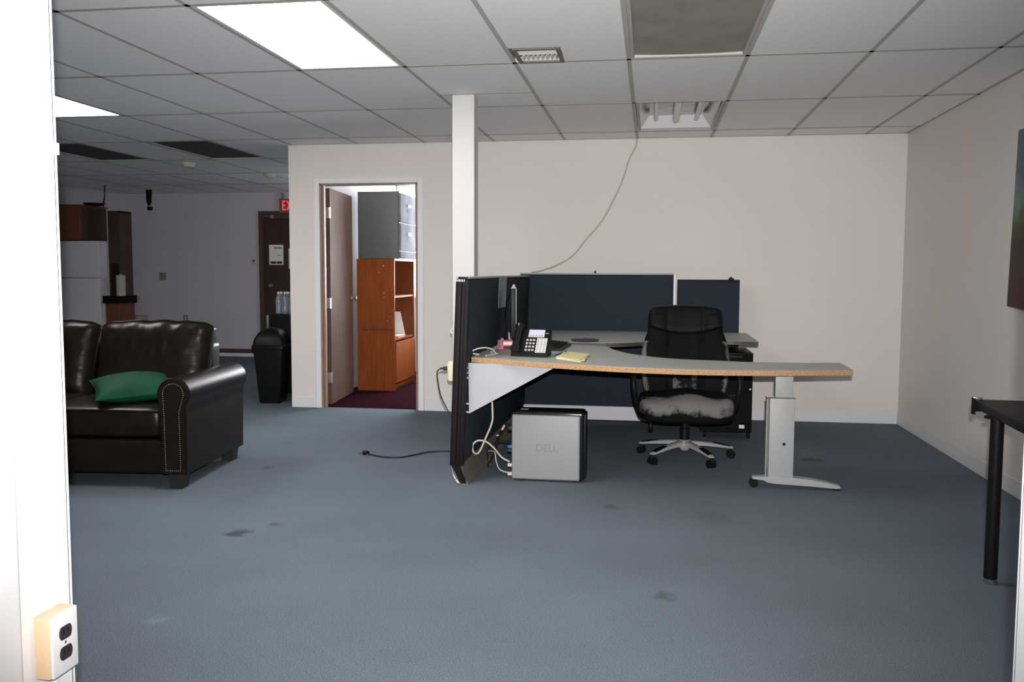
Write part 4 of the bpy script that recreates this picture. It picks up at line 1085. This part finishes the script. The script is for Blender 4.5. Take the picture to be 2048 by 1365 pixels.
def far_wall_bits():
    y = YF
    def plate(u, v, w, h, m, label, cat, name, inner=True):
        p = atY(u, v, y - .005)
        t = thing(name, label, cat, (p.x, y, p.z))
        box('plate', -w/2, w/2, -.008, 0, -h/2, h/2, m, t, .002)
        return t
    t = plate(325.5, 553, .11, .12, 'plate_tan', 'tan square thermostat on the far wall', 'thermostat', 'thermostat')
    box('dial', -.03, .03, -.016, -.008, -.025, .025, 'plate_tan', t, .004)
    t = plate(508, 522, .075, .115, 'switch_grey', 'light switch on the far wall beside the brown door frame', 'light switch', 'light_switch')
    box('toggle', -.008, .008, -.02, -.008, -.015, .015, 'ink', t)
    t = plate(371, 638, .075, .115, 'plate_tan', 'beige wall outlet low on the far wall behind the sofa', 'outlet', 'wall_outlet')
    for z in (-.02, .02): box('socket', -.016, .016, -.011, -.008, z - .014, z + .014, 'switch_grey', t)
    # hanging black bracket
    p0, p1 = atY(297, 379, 11.9), atY(294, 421, 11.9)
    t = thing('hanging_strap', 'black strap with a hook end dangling from the ceiling', 'strap', (p0.x, 11.9, CZ))
    L = p1.z - CZ
    bm = bmesh.new(); prism(bm, [(-.035, 0), (.045, 0), (.035, L*.62), (-.005, L*.80), (-.035, L*.55)], lambda x, z: Vector((x, -.01, z)), lambda x, z: Vector((x, .01, z))); finish('strap', bm, 'black_matte', t)
    bm = bmesh.new(); bx(bm, -.02, .05, -.02, .02, L, L*.82, .012, 2); finish('hook', bm, 'black_plastic', t, 40)
    # hanging cord above the kitchen cabinet
    P = [atY(210, 384, 11.15), atY(209, 395, 11.15), atY(207.5, 404, 11.12), atY(207, 414, 11.1)]; P[0].z = CZ
    bm = bmesh.new(); tube(bm, P, .009, 6); tag(finish('drop_wire', bm, 'cable_black', None, 60), 'black cord hanging from the ceiling to the kitchen cabinet', 'cord')
    # small shelf and carton on the far wall by the kitchen corner
    a, b = atY(259, 592, y), atY(281, 600, y)
    t = thing('wall_ledge', 'short beige ledge on the far wall beside the kitchen counter', 'shelf', (a.x, y, b.z))
    box('board', 0, b.x - a.x, -.12, 0, .01, a.z - b.z, 'beige_card', t, .004); box('cleat', .02, b.x - a.x - .02, -.02, 0, -.02, .01, 'beige_card', t)
    a, b = atY(254, 632, 12.3), atY(285, 660, 12.3)
    t = thing('carton', 'beige carton on the floor behind the sofa by the far wall', 'carton', (a.x, 12.2, 0))
    w = b.x - a.x
    box('box', 0, w, 0, .25, 0, a.z, 'beige_card', t, .004); box('flap', .0, w, .0, .124, a.z, a.z + .004, 'beige_card', t); box('flap', .0, w, .126, .25, a.z, a.z + .004, 'beige_card', t)
far_wall_bits()
def kitchen():
    # refrigerator facing the camera
    Y0 = 10.6; xr = atY(199, 560, Y0).x
    t = thing('refrigerator', 'tall white refrigerator in the dark kitchen corner', 'refrigerator', (-7.9, Y0, 0))
    W = xr + 7.9; ztop = 1.665
    box('body', 0, W, .07, .66, .03, ztop, 'fridge_white', t, .008)
    for (a, b) in ((.05, 1.18), (1.19, ztop)):
        d = box('door', 0, W, 0, .065, a, b, 'fridge_white', t, .012)
        box('handle', .03, .06, -.035, 0, (a + .55) if a < 1 else a + .05, b - .06, 'fridge_white', d, .008)
    box('kick_plate', .02, W - .02, .08, .12, 0, .05, 'black_plastic', t)
    # cabinet over it, on the left wall
    xc = atY(160, 450, Y0).x
    zt = atY(160, 412, Y0).z
    t = thing('wall_cabinet', 'reddish wood wall cabinet above the white refrigerator', 'cabinet', (XL, Y0, 0))
    Wc = xc - XL
    box('body', 0, Wc - .02, .02, .58, ztop + .01, zt, 'kitchen_wood', t)
    box('end_panel', 0, Wc - .03, 0, .02, ztop + .01, zt, 'kitchen_wood', t)
    box('stile', Wc - .03, Wc, 0, .03, ztop + .01, zt, 'kitchen_wood', t, .004)
    for k in range(1):
        d = box('door', Wc - .02, Wc, .035, .575, ztop + .02, zt - .012, 'kitchen_wood_dark', t, .003)
        box('raised_panel', Wc, Wc + .006, .09, .52, ztop + .08, zt - .07, 'kitchen_wood_dark', d, .004)
    box('crown', -.0, Wc + .012, -.008, .59, zt, zt + .02, 'kitchen_wood', t, .004)
    p = atY(187, 410, Y0 + .3)
    t = thing('black_tray', 'low black tray lying on top of the wall cabinet', 'tray', (p.x, Y0 + .3, zt + .02))
    bm = bmesh.new(); lathe(bm, [(.08, 0), (.11, .01), (.13, .035), (.125, .037), (.10, .014), (.03, .012)], 24); finish('dish', bm, 'black_matte', t, 40)
    box('grip', .12, .17, -.02, .02, .026, .036, 'black_matte', t)
    # tall hutch beside the refrigerator
    Y1 = 10.80; x0, x1 = xr + .012, atY(240, 500, Y1).x; z1 = atY(230, 422, Y1).z
    zc = atY(235, 592, 10.75).z
    t = thing('kitchen_hutch', 'tall dark brown kitchen hutch between refrigerator and far wall corner', 'cabinet', (x0, Y1, 0))
    w = x1 - x0
    box('back_panel', .0, w, .26, .28, zc, z1, 'kitchen_wood_dark', t)
    box('side_panel', w - .018, w, 0, .26, zc, z1, 'kitchen_wood_dark', t); box('side_panel', 0, .018, 0, .26, zc, z1, 'kitchen_wood_dark', t)
    box('upper_door', .018, w - .018, -.0, .02, zc + .42, z1 - .02, 'kitchen_wood_dark', t, .003)
    box('top', 0, w, 0, .28, z1 - .02, z1, 'kitchen_wood_dark', t)
    b = box('base_cabinet', 0, w + .01, -.10, .28, 0, zc - .1, 'kitchen_wood', t)
    box('counter', -.004, w + .05, -.16, .28, zc - .1, zc, 'black_matte', t, .005)
    r = atY(242.5, 592, Y1 - .06)
    t = thing('paper_towel_roll', 'white paper towel roll standing on the black kitchen counter', 'paper towel', (r.x, Y1 - .06, zc))
    bm = bmesh.new(); lathe(bm, [(.058, 0), (.058, .27), (.018, .27), (.018, .268)], 22); finish('roll', bm, 'towel', t, 40)
    bm = bmesh.new(); lathe(bm, [(.017, .26), (.017, .285), (.010, .288)], 12); finish('core', bm, 'beige_card', t, 40)
kitchen()

# ------------------------------------------------------------------ office behind the door
def office():
    Y0 = 9.13; x0, x1 = -3.11, -2.695; zt = 1.415; D_ = .80
    t = thing('bookcase', 'cherry wood bookcase seen from its scuffed side in the office', 'bookcase', (x0, Y0, 0))
    w = x1 - x0; th = .02
    box('side_panel', 0, w, 0, th, 0, zt, 'cherry', t); box('side_panel', 0, w, D_ - th, D_, 0, zt, 'cherry_dark', t)
    box('back_panel', 0, .012, th, D_ - th, .02, zt - th, 'cherry_dark', t)
    box('top', 0, w + .003, th, D_ - th, zt - th, zt, 'cherry', t); box('edge_strip', w, w + .006, 0, D_, zt - .012, zt + .002, 'fixture_white', t)
    for z in (.06, .56, 1.02): box('shelf', .012, w - .01, th, D_ - th, z - th, z, 'cherry', t)
    d = box('cabinet_door', w - .004, w + .014, th, D_ - th, .085, .525, 'cherry', t, .003)
    box('door_pull', w + .014, w + .024, .10, .12, .42, .50, 'nickel', d)
    box('plinth', .02, w - .03, th, D_ - th, 0, .04, 'cherry_dark', t)
    box('cable_slot', .04, w - .02, -.003, .0, .652, .668, 'ink', t, 0)
    bm = bmesh.new(); cyl(bm, (w - .05, -.002, .83), (w - .05, .001, .83), .009, n=12); finish('grommet', bm, 'ink', t)
    bm = bmesh.new()
    for (x, z, a, b) in ((.29, 1.33, .012, .02), (.24, 1.27, .01, .008), (.38, 1.08, .006, .008), (.29, 1.05, .02, .006), (.30, 1.0, .01, .006), (.33, .75, .01, .006)): bx(bm, x, x + a, -.0012, .0, z, z + b)
    s = finish('scuff_marks', bm, 'beige_card', t); s['kind'] = 'stuff'
    # papers on the shelf
    p = thing('paper_stack', 'leaning papers and folders on the bookcase shelf', 'papers', (x1 - .2, Y0 + .3, .56))
    box('sheet', -.15, .19, -.002, .002, 0, .34, 'paper', p, loc=(0, .15, .005), rot=(.62, 0, 0)); box('sheet', -.15, .18, -.12, .12, 0, .012, 'paper', p, loc=(0, .02, .0)); box('folder', -.15, .19, -.14, .10, .012, .020, 'red_box', p); box('sheet', -.14, .185, -.13, .09, .020, .028, 'paper', p)
    # steel cabinet on top
    t = thing('file_cabinet', 'charcoal metal file cabinet stacked on the cherry bookcase', 'file cabinet', (x0 + .01, Y0 + .02, zt + .002))
    W2, H2 = .455, .71
    box('body', 0, W2 - .02, 0, .62, 0, H2, 'metal_charcoal', t, .004)
    box('drawer_surround', W2 - .02, W2, 0, .62, 0, H2, 'metal_charcoal', t)
    for (a, b) in ((.085, .375), (.385, H2 - .02)):
        dr = box('drawer', W2, W2 + .018, .012, .608, a, b, 'drawer_steel', t, .003)
        box('pull', W2 + .018, W2 + .034, .25, .37, (a + b)/2 + .02, (a + b)/2 + .05, 'chrome', dr, .003); box('label_holder', W2 + .018, W2 + .022, .27, .35, (a+b)/2 - .03, (a+b)/2, 'ink', dr)
    box('drawer', W2, W2 + .018, .012, .608, .004, .078, 'drawer_steel', t, .003)
    # dark low cabinet under the window
    t = thing('low_cabinet', 'black low cabinet under the office window', 'cabinet', (-2.60, 10.4, 0))
    box('body', 0, .9, .02, .48, .04, .86, 'black_plastic', t, .004); box('top', -.02, .92, -.01, .5, .86, .89, 'black_matte', t, .004)
    for k in range(2):
        d = box('door', .01 + k*.445, .445 + k*.445, 0, .02, .06, .85, 'black_matte', t, .003); box('handle', .40 + k*.08, .415 + k*.08, -.02, 0, .5, .6, 'nickel', d)
    box('plinth', .02, .88, .05, .46, 0, .04, 'black_matte', t)
office()

# ------------------------------------------------------------------ right-hand side
def black_table():
    t = thing('black_table', 'black table with round legs beside the right wall', 'table', (1.400, 4.115, 0), math.radians(-4.3))
    z = .732; w, l = .60, 1.25
    box('top', 0, w, -l, 0, z - .036, z, 'table_black', t, .003)
    for (x, y) in ((.026, -.265), (w - .05, -.265), (.03, -l + .12), (w - .05, -l + .12)):
        bm = bmesh.new(); cyl(bm, (x, y, .02), (x, y, z - .036), .026, n=20); L = finish('leg', bm, 'black_plastic', t, 40)
        bm = bmesh.new(); lathe(bm, [(.024, 0), (.027, .004), (.027, .022), (.024, .024)], 20, (x, y, 0)); finish('foot', bm, 'nickel', L, 40)
        bm = bmesh.new(); cyl(bm, (x, y, z - .042), (x, y, z - .0355), .05, n=20); finish('mount_plate', bm, 'black_plastic', L, 40)
    c = thing('desk_clamp', 'small black clamp on the corner of the black table', 'clamp', (1.400, 4.10, z - .036), math.radians(-4.3))
    box('jaw', -.012, -.001, -.03, .0, -.026, .046, 'black_matte', c, .002); box('upper_jaw', -.010, .025, -.028, -.012, .037, .050, 'nickel', c, .002); box('lower_jaw', -.004, .03, -.028, -.002, -.012, -.001, 'black_matte', c, .002)
black_table()
def painting():
    y1 = 5.563; z0, z1 = 1.09, 2.1; y0 = y1 - .95
    t = thing('canvas_painting', 'dark abstract canvas on the right wall', 'painting', (XR - .002, y1, z0))
    t.rotation_euler = (math.radians(3), 0, 0)
    o = box('stretcher', -.03, 0, -.95, 0, 0, z1 - z0, 'frame_dark', t, .002)
    m = mat('canvas_paint', (.1, .05, .04), .6); nt = m.node_tree; b = nt.nodes['Principled BSDF']; L = nt.links
    tc = nt.nodes.new('ShaderNodeTexCoord'); sx = nt.nodes.new('ShaderNodeSeparateXYZ'); L.new(tc.outputs['Object'], sx.inputs[0])
    n = nt.nodes.new('ShaderNodeTexNoise'); n.inputs['Scale'].default_value = 9; n.inputs['Detail'].default_value = 6; L.new(tc.outputs['Object'], n.inputs['Vector'])
    ma = nt.nodes.new('ShaderNodeMath'); ma.operation = 'MULTIPLY_ADD'; ma.inputs[1].default_value = .35; L.new(n.outputs['Fac'], ma.inputs[0]); L.new(sx.outputs['Z'], ma.inputs[2])
    r = nt.nodes.new('ShaderNodeValToRGB'); L.new(ma.outputs[0], r.inputs['Fac']); e = r.color_ramp.elements
    e[0].position = .18; e[0].color = (.055, .018, .016, 1); e[1].position = .95; e[1].color = (.10, .14, .17, 1)
    for pos, c in ((.45, (.05, .022, .014, 1)), (.56, (.025, .025, .02, 1)), (.66, (.07, .08, .03, 1)), (.80, (.16, .22, .22, 1))):
        x = e.new(pos); x.color = c
    L.new(r.outputs[0], b.inputs['Base Color'])
    box('canvas', -.034, -.03, -.945, -.004, .004, z1 - z0 - .004, 'canvas_paint', t)
painting()
